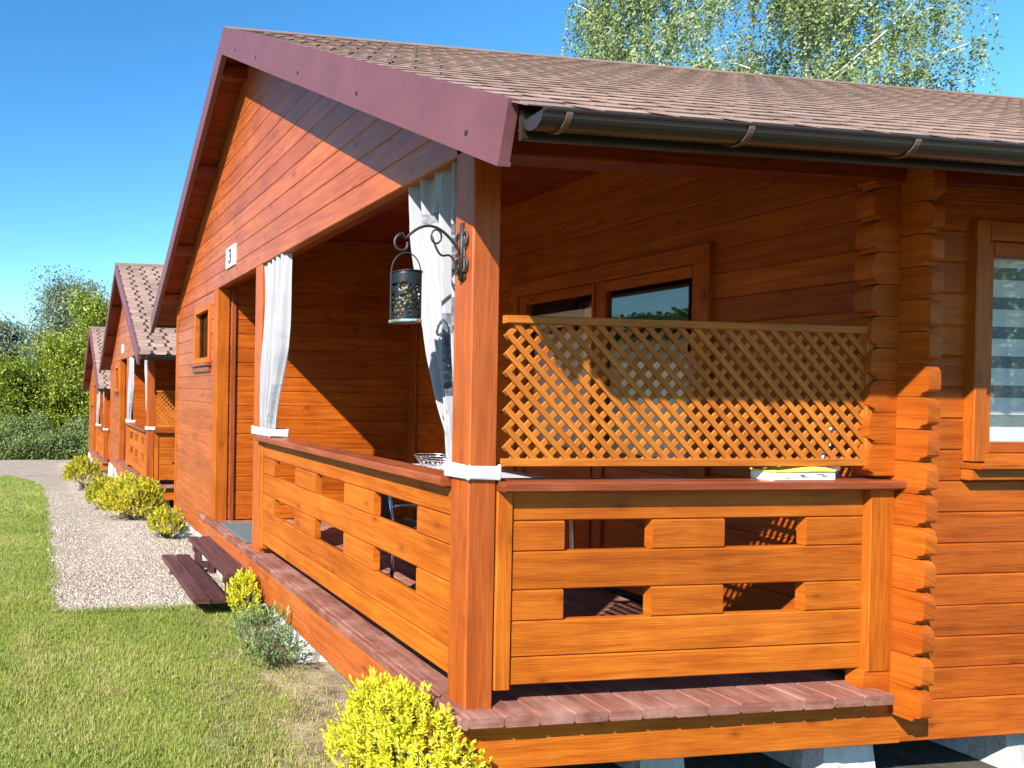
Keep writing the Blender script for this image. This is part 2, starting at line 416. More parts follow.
# lattice screen standing on the side rail
lat = MB()
LX0, LX1, LZ0, LZ1 = .178, 2.03, 1.06, 1.69
def slats(sgn, y0, y1, mb):
    p = .0815; w = .027*1.35; c = LX0 - (LZ1-LZ0) if sgn > 0 else LX0
    end = LX1 if sgn > 0 else LX1 + (LZ1-LZ0)
    while c < end:
        pts = []
        # line x = c + (LZ1 - z) (sgn>0: falls to the right)   or x = c - (LZ1 - z)
        for zz in (LZ1, LZ0):
            pts.append([c + sgn*(LZ1-zz), zz])
        (xa, za), (xb, zb) = pts
        if sgn > 0:
            if xa < LX0: za = LZ1-(LX0-c); xa = LX0
            if xb > LX1: zb = LZ1-(LX1-c); xb = LX1
        else:
            if xa > LX1: za = LZ1-(c-LX1); xa = LX1
            if xb < LX0: zb = LZ1-(c-LX0); xb = LX0
        if za-zb > .03: mb.beam((xa, (y0+y1)/2, za), (xb, (y0+y1)/2, zb), w*.70, y1-y0, (0, 1, 0), .0015)
        c += p
slats(1, .012, .020, lat); slats(-1, .021, .029, lat)
ls = lat.build('lattice_screen', M['lattice'], cabin)
mb = MB(); mb.box(LX0-.01, LX1+.028, .002, .034, LZ1-.018, LZ1+.016, 'x', .003); mb.box(LX0-.01, LX1+.028, .002, .034, LZ0-.012, LZ0+.022, 'x', .003)
mb.box(LX1-.005, LX1+.028, .003, .033, LZ0+.024, LZ1-.020, 'z', .003)
mb.build('lattice_frame', M['lattice'], ls)
# roof: boarding, shingles on both slopes, ridge cap
y_e = -.60
mb = MB()
for sd in (0, 1):
    f = (lambda y: y) if sd == 0 else (lambda y: W-y)
    mb.prism([(f(-.548), roof_z(-.548)-.012), (f(3.14), roof_z(3.14)-.012), (f(3.14), roof_z(3.14)-.10), (f(-.548), roof_z(-.548)-.10)], XF+.03, XR, lambda a, b, d: (d, a, b))
roof = mb.build('roof', M['soffit'], cabin)
vs, fs, ts = [], [], []
def slope_pt(sd, x, s_, h):   # s_ runs from the eave up the slope, h above it
    cs = math.cos(math.atan(RS)); sn = math.sin(math.atan(RS))
    y = y_e + s_*cs - h*sn; z = 2.337 + RS*(s_*cs) + h*cs
    return (x, y if sd == 0 else W-y, z)
SL = (3.14-y_e)/math.cos(math.atan(RS))
for sd in (0, 1):
    # felt below the tabs
    n0 = len(vs); vs += [slope_pt(sd, XF, 0, -.002), slope_pt(sd, XR, 0, -.002), slope_pt(sd, XR, SL, -.002), slope_pt(sd, XF, SL, -.002)]
    fs.append((n0, n0+1, n0+2, n0+3)); ts.append(0.)
    ex = .142; pw = .285; row = 0; s0 = -.045
    while s0 < SL-.02:
        off = (.03 if row % 2 else -.03) + random.uniform(-.012, .012)
        x = XF - .3 + off
        while x < XR:
            a, b = x+.025, x+pw-.025; a2, b2 = x+.056, x+pw-.056
            pts = [(a2, s0, .0075), (b2, s0, .0075), (b, s0+ex*.5, .0065), (b, s0+ex*1.25, .0012), (a, s0+ex*1.25, .0012), (a, s0+ex*.5, .0065)]
            pts = [(min(max(p[0], XF), XR), min(p[1], SL), p[2]) for p in pts]
            if max(p[0] for p in pts) - min(p[0] for p in pts) > .02:
                n0 = len(vs); vs += [slope_pt(sd, *p) for p in pts]; vs += [slope_pt(sd, p[0], p[1], p[2]-.004) for p in pts]
                t = min(1, max(.15, random.gauss(.58, .10)))
                fs.append(tuple(n0+i for i in range(6))); ts.append(t)
                for i in range(6):
                    j = (i+1) % 6; fs.append((n0+i, n0+6+i, n0+6+j, n0+j)); ts.append(.32)
            x += pw
        s0 += ex; row += 1
me = bpy.data.meshes.new('shingles'); me.from_pydata(vs, [], fs)
at = me.attributes.new('tone', 'FLOAT', 'FACE'); at.data.foreach_set('value', np.array(ts, dtype=np.float32)); me.materials.append(M['shingle'])
link('shingles', me, roof)
mb = MB(); zt = roof_z(3.14)
mb.prism([(3.14-.13, zt-.13*RS+.016), (3.14, zt+.022), (3.14+.13, zt-.13*RS+.016), (3.14+.13, zt-.13*RS+.008), (3.14, zt+.013), (3.14-.13, zt-.13*RS+.008)], XF-.004, XR+.01, lambda a, b, d: (d, a, b), tone=.3)
mb.build('ridge_cap', M['shingle'], roof)
# barge boards clad in maroon sheet, with a folded lower lip and screws
for sd in (0, 1):
    f = (lambda y: y) if sd == 0 else (lambda y: W-y)
    zb = lambda y: 2.15 + RS*(y+.544)
    zt_ = lambda y: roof_z(y)+.014
    bar = MB().prism([(f(-.530), zb(-.530)), (f(3.14), zb(3.14)), (f(3.14), zt_(3.14)), (f(-.578), zt_(-.578))], XF-.012, XF+.03, lambda a, b, d: (d, a, b)).build('barge_board', M['maroon'], cabin)
    mb = MB(); mb.prism([(f(-.533), zb(-.533)-.006), (f(3.14), zb(3.14)-.006), (f(3.14), zb(3.14)+.010), (f(-.536), zb(-.536)+.010)], XF-.019, XF+.032, lambda a, b, d: (d, a, b)); mb.build('drip_edge', M['maroon'], bar)
    if sd == 0:
        for y in (-.35, .55, 1.35, 2.2, 2.75): MB().tube([(XF-.013, y, zb(y)+.07), (XF-.017, y, zb(y)+.07)], .009, 8).build('screw', M['iron'], bar)
    # soffit boards under the gable overhang and the purlin ends
    mb = MB(); nb = 26
    for i in range(nb):
        ya = -.52 + (3.14+.52)*i/nb; yb = -.52+(3.14+.52)*(i+1)/nb - .004
        mb.prism([(f(ya), roof_z(ya)-.102), (f(yb), roof_z(yb)-.102), (f(yb), roof_z(yb)-.118), (f(ya), roof_z(ya)-.118)], XF+.03, .0, lambda a, b, d: (d, a, b))
    mb.build('soffit', M['soffit'], cabin)
for y in (.9, 1.95, 2.95, 3.33, 4.33, 5.38, 6.2):
    zc = roof_z(y)-.118
    MB().box(XF+.03, -.001, y-.035, y+.035, zc-(.075 if y < 3.14 else .125), zc-.002, 'x').build('purlin', M['soffit'], cabin)
# gutter with brackets
for sd in (0, 1):
    f = (lambda y: y) if sd == 0 else (lambda y: W-y)
    yc, zc, R0 = -.640, 2.284, .046
    prof = [(yc-R0*math.cos(a), zc-R0*math.sin(a)) for a in np.linspace(-.12, math.pi, 14)] + [(yc+R0*.93, zc)] + [(yc-R0*.93*math.cos(a), zc-R0*.93*math.sin(a)) for a in np.linspace(math.pi, 0, 13)[1:]]
    gm = MB(); n = len(prof)
    n0 = 0; xs = [XF+.033, XR]
    for X in xs:
        for (a, b) in prof: gm.v.append(V((X, f(a), b)))
    for i in range(n):
        j = (i+1) % n; gm._face((i, j, n+j, n+i), [(0, 0)]*4, .5)
    gm.tube([(XF+.033, f(yc-R0), zc+.004), (XR, f(yc-R0), zc+.004)], .008, 8, .5)
    # end cap
    n0 = len(gm.v); ring = prof[:14]
    for (a, b) in ring: gm.v.append(V((XF+.031, f(a), b)))
    gm._face(tuple(range(n0, n0+14)), [(0, 0)]*14, .5)
    g = gm.build('gutter', M['gutter'], cabin, smooth=False)
    if sd == 0:
        x = .04
        for x in (-.139, .545, 1.222, 1.90, 2.58, 3.26, 3.94, 4.62):
            pts = [(x, yc-(R0+.004)*math.cos(a), zc-(R0+.004)*math.sin(a)) for a in np.linspace(-.2, 2.6, 14)]
            b_ = MB()
            for p, q in zip(pts[:-1], pts[1:]): b_.beam(p, q, .022, .004, (1, 0, 0) if False else (V((0, p[1]-yc, p[2]-zc))), .0005)
            b_.build('gutter_bracket', M['bracket'], g)
# fascia board behind the gutter
MB().box(XF+.032, XR-.01, -.590, -.5715, 2.225, 2.328, 'x').build('fascia', M['gutter'], cabin)
mb = MB()
for i in range(4):
    a, b = -.54+i*.135, -.54+(i+1)*.135-.004
    mb.prism([(a, roof_z(a)-.102), (b, roof_z(b)-.102), (b, roof_z(b)-.118), (a, roof_z(a)-.118)], .002, XR-.02, lambda p, q, d: (d, p, q))
mb.build('soffit', M['soffit'], cabin)
# terrace door: two glazed leaves
mb = MB()
yA, yB, zT_ = .88, 2.62, 2.29
mb.box(D-.035, D+.03, yA, yB, zT_-.11, zT_, 'y'); mb.box(D-.035, D+.03, yA, yA+.09, .02, zT_-.112, 'z'); mb.box(D-.035, D+.03, yB-.09, yB, .02, zT_-.112, 'z')
fr = mb.build('terrace_door', M['log'], cabin)
for y0, y1 in ((.975, 1.733), (1.745, 2.525)):
    m_ = MB(); st = .085
    x0, x1 = D-.02, D+.035
    m_.box(x0, x1, y0, y0+st-.06, .03, zT_-.114, 'z'); m_.box(x0, x1, y1-st, y1, .03, zT_-.114, 'z')
    m_.box(x0, x1, y0+st-.06, y1-st, zT_-.185, zT_-.114, 'y'); m_.box(x0, x1, y0+st-.06, y1-st, .03, .16, 'y'); m_.box(x0, x1, y0+st-.06, y1-st, .86, .96, 'y'); m_.box(x0+.02, x1-.02, y0+st-.06, y1-st, .16, .86, 'y')
    m_.build('door_leaf', M['log'], fr)
    MB().box(D+.004, D+.010, y0+.02, y1-st+.005, .955, zT_-.18, 'z', .0005).build('pane', M['glass'], fr)
def cloth_wave(name, mat, x, y0, y1, z0, z1, amp, wl, parent, axis='y', n=60):
    v = []; 
    for zz in (z0, z1):
        for i in range(n+1):
            a = y0+(y1-y0)*i/n; d = amp*math.sin(a*2*math.pi/wl)+amp*.4*math.sin(a*2*math.pi/wl*2.3+1)
            v.append((x+d, a, zz) if axis == 'y' else (a, x+d, zz))
    f_ = np.array([(i, i+1, n+2+i, n+1+i) for i in range(n)])
    return npmesh(name, np.array(v), f_, mat, np.full(n, .5), parent, smooth=True)
cloth_wave('door_curtain', M['cream'], D+.13, 1.80, 2.5, .1, 1.86, .02, .11, fr)
cloth_wave('door_curtain', M['cream'], D+.16, .96, 1.7, .1, 1.60, .02, .12, fr)
MB().box(D+.09, D+.11, 1.80, 2.5, 1.90, 2.02, 'y').build('roller_blind', M['cream'], fr)
# side window with a day-and-night blind
mb = MB()
mb.box(2.567, 2.64, -.042, .02, 1.075, 2.22, 'z'); mb.box(3.86, 3.93, -.042, .02, 1.075, 2.22, 'z'); mb.box(2.642, 3.858, -.042, .02, 2.13, 2.22, 'x'); mb.box(2.642, 3.858, -.035, .02, 1.06, 1.11, 'x')
wf = mb.build('window', M['trim'], cabin)
mb = MB(); mb.box(2.55, 3.95, -.085, .0, 1.040, 1.066, 'x'); mb.box(2.555, 3.945, -.05, -.007, .985, 1.037, 'x'); mb.build('sill', M['trim'], wf)
mb = MB(); mb.box(2.640, 2.70, -.020, .03, 1.113, 2.127, 'z'); mb.box(3.80, 3.86, -.020, .03, 1.113, 2.127, 'z'); mb.box(2.702, 3.798, -.020, .03, 2.062, 2.127, 'x'); mb.box(2.702, 3.798, -.020, .03, 1.113, 1.165, 'x'); mb.build('sash', M['log'], wf)
MB().box(2.695, 3.805, .004, .010, 1.16, 2.07, 'x', .0005).build('pane', M['glass'], wf)
bl = MB(); b2 = MB(); z = 1.15; i = 0
while z < 2.08:
    (bl if i % 2 == 0 else b2).box(2.66, 3.84, .045 if i % 2 == 0 else .047, .048 if i % 2 == 0 else .049, z, z+(.085 if i % 2 == 0 else .06), 'x', .0005); z += .085 if i % 2 == 0 else .06; i += 1
bl.build('blind', M['blind_white'], wf); b2.build('blind_gauze', M['shade_fabric'], wf)
# small window on the front
mb = MB()
mb.box(-.022, .04, 4.46, 4.535, 1.66, 2.30, 'z'); mb.box(-.022, .04, 5.15, 5.225, 1.66, 2.30, 'z'); mb.box(-.022, .04, 4.537, 5.148, 2.235, 2.30, 'y'); mb.box(-.022, .04, 4.537, 5.148, 1.66, 1.72, 'y')
w2 = mb.build('window', M['trim'], cabin)
mb = MB(); mb.box(-.055, -.0, 4.43, 5.25, 1.625, 1.655, 'y'); mb.box(-.03, -.002, 4.45, 5.23, 1.56, 1.62, 'y'); mb.build('sill', M['cap'], w2)
MB().box(.052, .057, 4.52, 5.16, 1.70, 2.25, 'y', .0005).build('pane', M['glass'], w2)
# rooms behind the glass
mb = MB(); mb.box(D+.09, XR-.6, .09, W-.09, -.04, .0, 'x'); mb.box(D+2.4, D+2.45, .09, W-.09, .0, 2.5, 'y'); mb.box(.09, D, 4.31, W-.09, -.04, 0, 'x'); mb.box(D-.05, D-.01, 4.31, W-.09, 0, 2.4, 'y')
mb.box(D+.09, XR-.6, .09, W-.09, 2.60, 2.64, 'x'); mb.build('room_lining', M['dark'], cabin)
# concrete footings
def footing(x, y, w0, w1, zb, zt, l=None):
    mb = MB(); l0 = l or w0; l1 = (l or w1)
    n0 = 0
    rnd = lambda: random.uniform(-.012, .012)
    m = 10; rings = []
    for k, (zz, a, b) in enumerate(((zb, w0, l0), (zb+(zt-zb)*.5, (w0+w1)/2, (l0+l1)/2), (zt-.01, w1*1.02, l1*1.02), (zt, w1*.96, l1*.96))):
        r_ = []
        for i in range(4*5):
            sde, t = divmod(i, 5); t = t/5
            cr = [(-1, -1), (1, -1), (1, 1), (-1, 1)]; p, q = cr[sde], cr[(sde+1) % 4]
            r_.append((x+(p[0]+(q[0]-p[0])*t)*a/2+rnd(), y+(p[1]+(q[1]-p[1])*t)*b/2+rnd(), zz+rnd()*.4))
        rings.append(r_)
    for r_ in rings: mb.v += [V(p) for p in r_]
    for k in range(3):
        for i in range(20):
            j = (i+1) % 20; mb._face((k*20+i, k*20+j, k*20+20+j, k*20+20+i), [(0, 0)]*4, .5)
    mb._face(tuple(range(60, 80)), [(0, 0)]*20, .5)
    return mb.build('footing', M['concrete'], cabin)
for (x, y, w0, w1, l) in ((.12, 2.05, .34, .30, .62), (.12, 6.02, .34, .30, .72), (.13, 3.7, .32, .28, .6), (.12, 4.75, .3, .26, .5), (2.12, .27, .40, .28, None), (1.20, .34, .26, .22, None), (3.22, .27, .46, .34, None), (4.6, .25, .5, .4, None), (.3, .45, .4, .36, None)):
    footing(x, y, w0, w1, -.75, ZL-.005 if y > 1 else -.278, l)
MB().box(1.98, 2.36, .06, .16, -.335, -.290, 'x', .01).build('packing_board', M['concrete'], cabin) if False else None

# ---------------------------------------------------------------- curtains on the porch posts (hang loose: things of their own)
def curtain(name, prof, x0, folds, towers, amp, seed):
    """prof: list of (z, y_left, y_right) down the cloth"""
    rn = np.random.default_rng(seed); nu, nv = 84, 110
    zs = np.linspace(prof[0][0], prof[-1][0], nv+1)
    P = np.array(prof)[::-1]
    yl = np.interp(zs, P[:, 0], P[:, 1]); yr = np.interp(zs, P[:, 0], P[:, 2])
    u = np.linspace(0, 1, nu+1); ph = rn.uniform(0, 6.28)
    vs = np.zeros((nv+1, nu+1, 3))
    for k in range(nv+1):
        t = k/nv
        wob = .35*np.sin(3*t*math.pi+u*4+ph)
        d = amp*(.6+.5*t)*np.sin(2*math.pi*folds*u+ph+wob) + amp*.45*np.sin(2*math.pi*folds*2.3*u+t*5) + amp*.18*np.sin(2*math.pi*folds*5.1*u+t*9+1)
        vs[k, :, 0] = x0 + d*(1-.25*t); vs[k, :, 1] = yl[k] + (yr[k]-yl[k])*u + .006*np.cos(2*math.pi*folds*u+ph); vs[k, :, 2] = zs[k]
    idx = np.arange((nv+1)*(nu+1)).reshape(nv+1, nu+1)
    f_ = np.stack([idx[:-1, :-1], idx[1:, :-1], idx[1:, 1:], idx[:-1, 1:]], -1).reshape(-1, 4)
    tone = np.zeros((nv, nu))
    for (ua, ub, ta, tb, dk) in towers:      # the grey towers of the print
        i0, i1 = int(ua*nu), int(ub*nu); k0, k1 = int(ta*nv), int(tb*nv)
        tone[k0:k1, i0:i1] = dk
        blk = tone[k0:k1, i0:i1]; blk[1::3, ::2] *= rn.uniform(.45, 1, blk[1::3, ::2].shape)
        blk[:] = np.clip(blk + rn.uniform(-.12, .12, blk.shape), 0, 1)
    return npmesh(name, vs.reshape(-1, 3), f_, M['curtain'], tone.ravel(), smooth=True)
cur_c = curtain('curtain', [(2.425, .66, .15), (2.2, .625, .145), (1.95, .555, .142), (1.7, .475, .14), (1.45, .375, .14), (1.2, .262, .138), (1.0, .205, .137)], .072, 4.2,
                [(.55, .62, .10, .21, .55), (.40, .50, .13, .17, .5), (.3, .38, .14, .20, .35), (.50, .80, .56, .72, .62), (.62, .90, .49, .56, .6), (.75, .97, .44, .5, .7), (.45, .95, .72, .76, .8), (.80, .95, .20, .36, .75), (.2, .3, .42, .47, .15)], .045, 3)
cur_m = curtain('curtain', [(2.415, 2.795, 2.28), (2.1, 2.795, 2.29), (1.7, 2.795, 2.33), (1.4, 2.795, 2.43), (1.2, 2.80, 2.50), (1.02, 2.79, 2.56), (.99, 2.79, 2.56)], .036, 4.4,
                [(.60, .98, .42, .5, .16), (.62, .98, .54, .66, .2), (.66, .98, .70, .93, .33), (.7, .9, .3, .33, .12), (.72, .95, .22, .24, .1)], .036, 5)
def band(name, x0, x1, y0, y1, z0, z1):
    mb = MB(); r = .012; n = 5; ring = []
    for (cx, cy, a0) in ((x1, y1, 0), (x0, y1, 90), (x0, y0, 180), (x1, y0, 270)):
        for i in range(n+1):
            a = math.radians(a0+90*i/n); ring.append((cx+r*math.cos(a)-(r if a0 in (0, 270) else -r)*0, cy+r*math.sin(a)))
    m = len(ring)
    for zz, g in ((z0, 0), (z0+.01, .003), (z1-.01, .003), (z1, 0), (z1, -.009), (z0, -.009)):
        for i, (a, b) in enumerate(ring):
            da, db = a-(x0+x1)/2, b-(y0+y1)/2; l = math.hypot(da, db)
            wv = .004*math.sin(i*1.3+zz*30)
            mb.v.append(V((a+da/l*g, b+db/l*g, zz+wv)))
    for k in range(6):
        for i in range(m):
            j = (i+1) % m; k2 = (k+1) % 6
            mb._face((k*m+i, k*m+j, k2*m+j, k2*m+i), [(0, 0)]*4, .5)
    return mb.build(name, M['white_cloth'], None, True)
band_c = band('tieback_band', -.002, .132, -.002, .15, .992, 1.055)
band_m = band('tieback_band', -.004, .134, 2.52, 2.965, .992, 1.055)
# tail of the tie hanging off the middle post
# number plate
def plate(digit):
    r = empty('number_plate', (-.001, 3.71, 2.655))
    mb = MB(); mb.box(-.016, 0, -.15, .15, -.10, .10, 'y', .004); mb.build('plate', M['plate'], r)
    if not digit: return r
    cu = bpy.data.curves.new('digit_curve', 'FONT'); cu.body = digit; cu.size = .19; cu.extrude = .003; cu.offset = .006; cu.align_x = 'CENTER'; cu.align_y = 'CENTER'; cu.space_character = 1
    tmp = bpy.data.objects.new('digit_tmp', cu); COL.objects.link(tmp)
    dg = bpy.context.evaluated_depsgraph_get(); me = bpy.data.meshes.new_from_object(tmp.evaluated_get(dg))
    bpy.data.objects.remove(tmp); me.materials.clear(); me.materials.append(M['digit'])
    # face -x, reading left to right towards -y
    me.transform(Matrix(((0, 0, -1, -.018), (-1.35, 0, 0, 0), (0, 1, 0, 0), (0, 0, 0, 1))))
    d = link('digit', me, r); return r
plates = [plate('3'), plate('')]   # the figure on the second cabin is too small to read

# ---------------------------------------------------------------- neighbouring cabins
CAB = [(0, 0, 0), (.10, 9.35, -.375), (.22, 18.74, -.976)]
tag(cabin, 'nearest orange log cabin, with lattice screen and full porch rail in the foreground', 'cabin', 'row of log cabins')
for o, l in ((cur_c, 'white skyline-print curtain gathered to the near corner post behind the hanging lantern'), (cur_m, 'white curtain gathered to the middle porch post of the nearest cabin, beside its doorway')): tag(o, l, 'curtain', 'porch curtains')
for o, l in ((band_c, 'white cloth band round the near corner post at rail height'), (band_m, 'white cloth band tying the curtain to the middle post of the nearest cabin')): tag(o, l, 'curtain tie', 'white curtain bands')
tag(plates[0], 'small cream number plate reading 3 on the nearest gable', 'number plate', 'cabin number plates')
nm = {1: 'second cabin along the gravel', 2: 'farthest cabin by the trees'}
for i in (1, 2):
    off = V(CAB[i])
    c = copy_tree(cabin); c.location = off
    c['label'] = ('second orange log cabin in the row, with three yellow bushes before its porch' if i == 1 else 'farthest and smallest log cabin in the row, right against the leafy trees')
    for o, l in ((cur_c, 'white curtain at the corner post of the '), (cur_m, 'white curtain at the middle post of the '), (band_c, 'white band round the corner post of the '), (band_m, 'white band round the middle post of the ')):
        k = copy_tree(o); k.location = off; k['label'] = l + nm[i]
    if i == 1:
        plates[i].location = plates[i].location + off
        tag(plates[i], 'tiny cream number plate on the gable of the ' + nm[i], 'number plate', 'cabin number plates')

# ---------------------------------------------------------------- things on and around the porch
# wrought iron bracket on the corner post
mb = MB()
arc = []
for t in np.linspace(0, 1, 22):
    a = math.pi*(.0+t*.86); arc.append((-.012-.262*t, .065, 1.965+.125*math.sin(min(a, math.pi))**.8 + .0*t))
cur = []
for t in np.linspace(0, 1, 22):   # curl at the end
    a = math.pi*.35 + t*math.pi*1.75; r = .046*(1-.55*t); cur.append((-.274+r*math.cos(a)-.012, .065, 2.008+r*math.sin(a)))
mb.tube(arc+cur[2:], .0062, 8)
mb.tube([(-.008, .065, 2.11), (-.012, .065, 1.86)], .010, 8)
for s_ in (1, -1):   # leaf scrolls on the back plate
    for z0, dz in ((2.03, .05), (1.93, -.05)):
        pts = []
        for t in np.linspace(0, 1, 16):
            a = t*math.pi*1.6; r = .028*(1-.6*t); pts.append((-.010, .065+s_*(.022+r*math.sin(a)*.8), z0+dz*t*.6-r*math.cos(a)*np.sign(dz)))
        mb.tube(pts, .005, 6)
mb.prism([(.04, 1.865), (.052, 1.90), (.046, 1.96), (.055, 2.02), (.05, 2.07), (.065, 2.105), (.08, 2.07), (.075, 2.02), (.084, 1.96), (.078, 1.90), (.09, 1.865), (.065, 1.85)], -.001, -.006, lambda a, b, d: (d, a, b))
pts = [(-.02-.13*t, .065, 1.885+.16*t+.03*math.sin(t*6.3)) for t in np.linspace(0, 1, 14)]
mb.tube(pts, .005, 6)
rg = [(-.13+.024*math.cos(a), .065, 2.045+.03*math.sin(a)) for a in np.linspace(0, 2*math.pi, 14)]; mb.tube(rg, .0045, 6)
br = mb.build('lantern_bracket', M['iron'], None, True)
tag(br, 'black wrought iron scroll bracket screwed to the near corner post', 'bracket')
# lantern with a punched metal body
lan = empty('lantern', (-.268, .065, 1.665))
nu, nv = 40, 24; R0 = .064; H0 = .205
vv = []; 
for k in range(nv+1):
    for i in range(nu):
        a = 2*math.pi*i/nu + .5*(k % 2)*2*math.pi/nu; vv.append((R0*math.cos(a), R0*math.sin(a), .012+H0*k/nv))
ff = []
rn = random.Random(4)
for k in range(nv):
    for i in range(nu):
        solid = k < 1 or k >= nv-6 or rn.random() < .70
        if solid: ff.append((k*nu+i, k*nu+(i+1) % nu, (k+1)*nu+(i+1) % nu, (k+1)*nu+i))
body = npmesh('lantern_body', np.array(vv), np.array(ff), M['lantern'], np.full(len(ff), .5), lan)
md = body.modifiers.new('Solidify', 'SOLIDIFY'); md.thickness = .002
mb = MB(); mb.lathe([(.066, .0), (.068, .004), (.068, .012), (.066, .014)], (0, 0, 0), 32); mb.build('base_ring', M['chrome'], lan)
mb = MB(); mb.lathe([(.066, .214), (.068, .217), (.066, .221), (.055, .222), (.03, .228), (.012, .231), (.004, .236)], (0, 0, 0), 32); mb.build('lid', M['lantern'], lan)
mb = MB(); mb.lathe([(.045, .014), (.045, .19)], (0, 0, 0), 20); mb.build('lining', M['brass'], lan)
mb = MB(); hp = [(-.068, 0, .01), (-.068, 0, .22)] + [(-.068*math.cos(t), 0, .22+.085*math.sin(t)) for t in np.linspace(.15, math.pi-.15, 12)] + [(.068, 0, .22), (.068, 0, .12)]
mb.tube(hp, .003, 6); mb.build('handle', M['iron'], lan)
tag(lan, 'dark punched metal lantern hanging from the scroll bracket on the corner post', 'lantern')
# packet on the rail
pk = empty('packet', (1.66, .03, .985))
mb = MB(); mb.box(-.165, .160, -.055, .05, .0, .036, 'x', .004); mb.build('carton', M['carton'], pk)
vs = []; nx, ny = 24, 6
for top in (1, 0):
    for j in range(ny+1):
        for i in range(nx+1):
            x = -.168+.336*i/nx; y = -.056+.108*j/ny
            vs.append((x, y, (.052+.009*math.sin(x*17+.4)+.004*math.sin(y*40+x*9)) if top else .037))
fs = []
g = lambda t, j, i: t*(nx+1)*(ny+1)+j*(nx+1)+i
for j in range(ny):
    for i in range(nx):
        fs.append((g(0, j, i), g(0, j, i+1), g(0, j+1, i+1), g(0, j+1, i))); fs.append((g(1, j+1, i), g(1, j+1, i+1), g(1, j, i+1), g(1, j, i)))
for i in range(nx):
    fs.append((g(1, 0, i), g(1, 0, i+1), g(0, 0, i+1), g(0, 0, i))); fs.append((g(0, ny, i), g(0, ny, i+1), g(1, ny, i+1), g(1, ny, i)))
for j in range(ny):
    fs.append((g(0, j, 0), g(0, j+1, 0), g(1, j+1, 0), g(1, j, 0))); fs.append((g(1, j, nx), g(1, j+1, nx), g(0, j+1, nx), g(0, j, nx)))
npmesh('cover', np.array(vs), np.array(fs), M['yellow'], np.full(len(fs), .5), pk)
mb = MB()
for (a, b, z0, z1) in ((-.03, -.005, .020, .027), (-.02, .02, .015, .019), (.085, .115, .018, .024), (.06, .10, .027, .031), (-.10, -.085, .010, .014)): mb.box(a, b, -.0565, -.0552, z0, z1, 'x', .0003)
mb.build('print', M['ink'], pk)
tag(pk, 'flat white carton with a yellow cover lying on the side rail below the lattice', 'packet')
# bottle behind the lattice
bo = empty('bottle', (1.935, .083, .985))
MB().lathe([(.030, 0), (.034, .006), (.034, .12), (.028, .15), (.013, .175), (.012, .20)], (0, 0, 0), 20).build('bottle_body', M['navy'], bo, True)
MB().lathe([(.0345, .035), (.0345, .105)], (0, 0, 0), 20).build('bottle_label', M['carton'], bo, True)
MB().lathe([(.015, .20), (.016, .205), (.016, .235), (.013, .24)], (0, 0, 0), 16).build('bottle_cap', M['carton'], bo, True)
tag(bo, 'dark blue bottle with a white label behind the right end of the lattice', 'bottle')
# patio table and chair, wire basket
tb = empty('patio_table', (1.48, 2.15, 0))
MB().box(-.43, .43, -.62, .62, .722, .75, 'y', .006).build('table_top', M['greytop'], tb)
for sx in (-1, 1):
    for sy in (-1, 1): MB().tube([(sx*.38, sy*.56, .72), (sx*.40, sy*.58, 0)], .016, 10).build('leg', M['chrome'], tb)
tag(tb, 'grey topped patio table with metal legs inside the near porch', 'table')
ch = empty('patio_chair', (.66, 1.62, 0))
mb = MB(); mb.box(-.22, .22, -.21, .21, .43, .45, 'x'); mb.build('seat', M['blackmesh'], ch)
mb = MB(); mb.prism([(-.20, .50), (.20, .50), (.20, .86), (-.20, .86)], -.235, -.222, lambda a, b, d: (d-.1*(b-.5), a, b)); mb.build('backrest', M['blackmesh'], ch)
for sy in (-1, 1):
    pts = [(.24, sy*.235, 0), (.23, sy*.235, .40), (.22, sy*.235, .52), (.17, sy*.235, .605), (.06, sy*.235, .64), (-.20, sy*.235, .64), (-.245, sy*.23, .62)]
    MB().tube(pts, .012, 8).build('arm_frame', M['chrome'], ch, True)
    MB().tube([(-.235, sy*.215, 0), (-.215, sy*.215, .44), (-.275, sy*.215, .88)], .012, 8).build('rear_frame', M['chrome'], ch, True)
tag(ch, 'patio chair with bright tube arms seen through the front rail openings', 'chair')
bk = MB()
cx, cy = 1.40, 2.40
for zz, rr in ((.752, .12), (.79, .15), (.83, .18), (.85, .19)): bk.tube([(cx+rr*math.cos(a), cy+rr*1.4*math.sin(a), zz) for a in np.linspace(0, 2*math.pi, 32)], .004, 6)
for a in np.linspace(0, 2*math.pi, 25)[:-1]:
    bk.tube([(cx+.12*math.cos(a), cy+.168*math.sin(a), .752), (cx+.15*math.cos(a), cy+.21*math.sin(a), .79), (cx+.19*math.cos(a), cy+.266*math.sin(a), .85)], .003, 5)
tag(bk.build('wire_basket', M['chrome'], None, True), 'shiny wire basket on the patio table behind the front rail', 'basket')
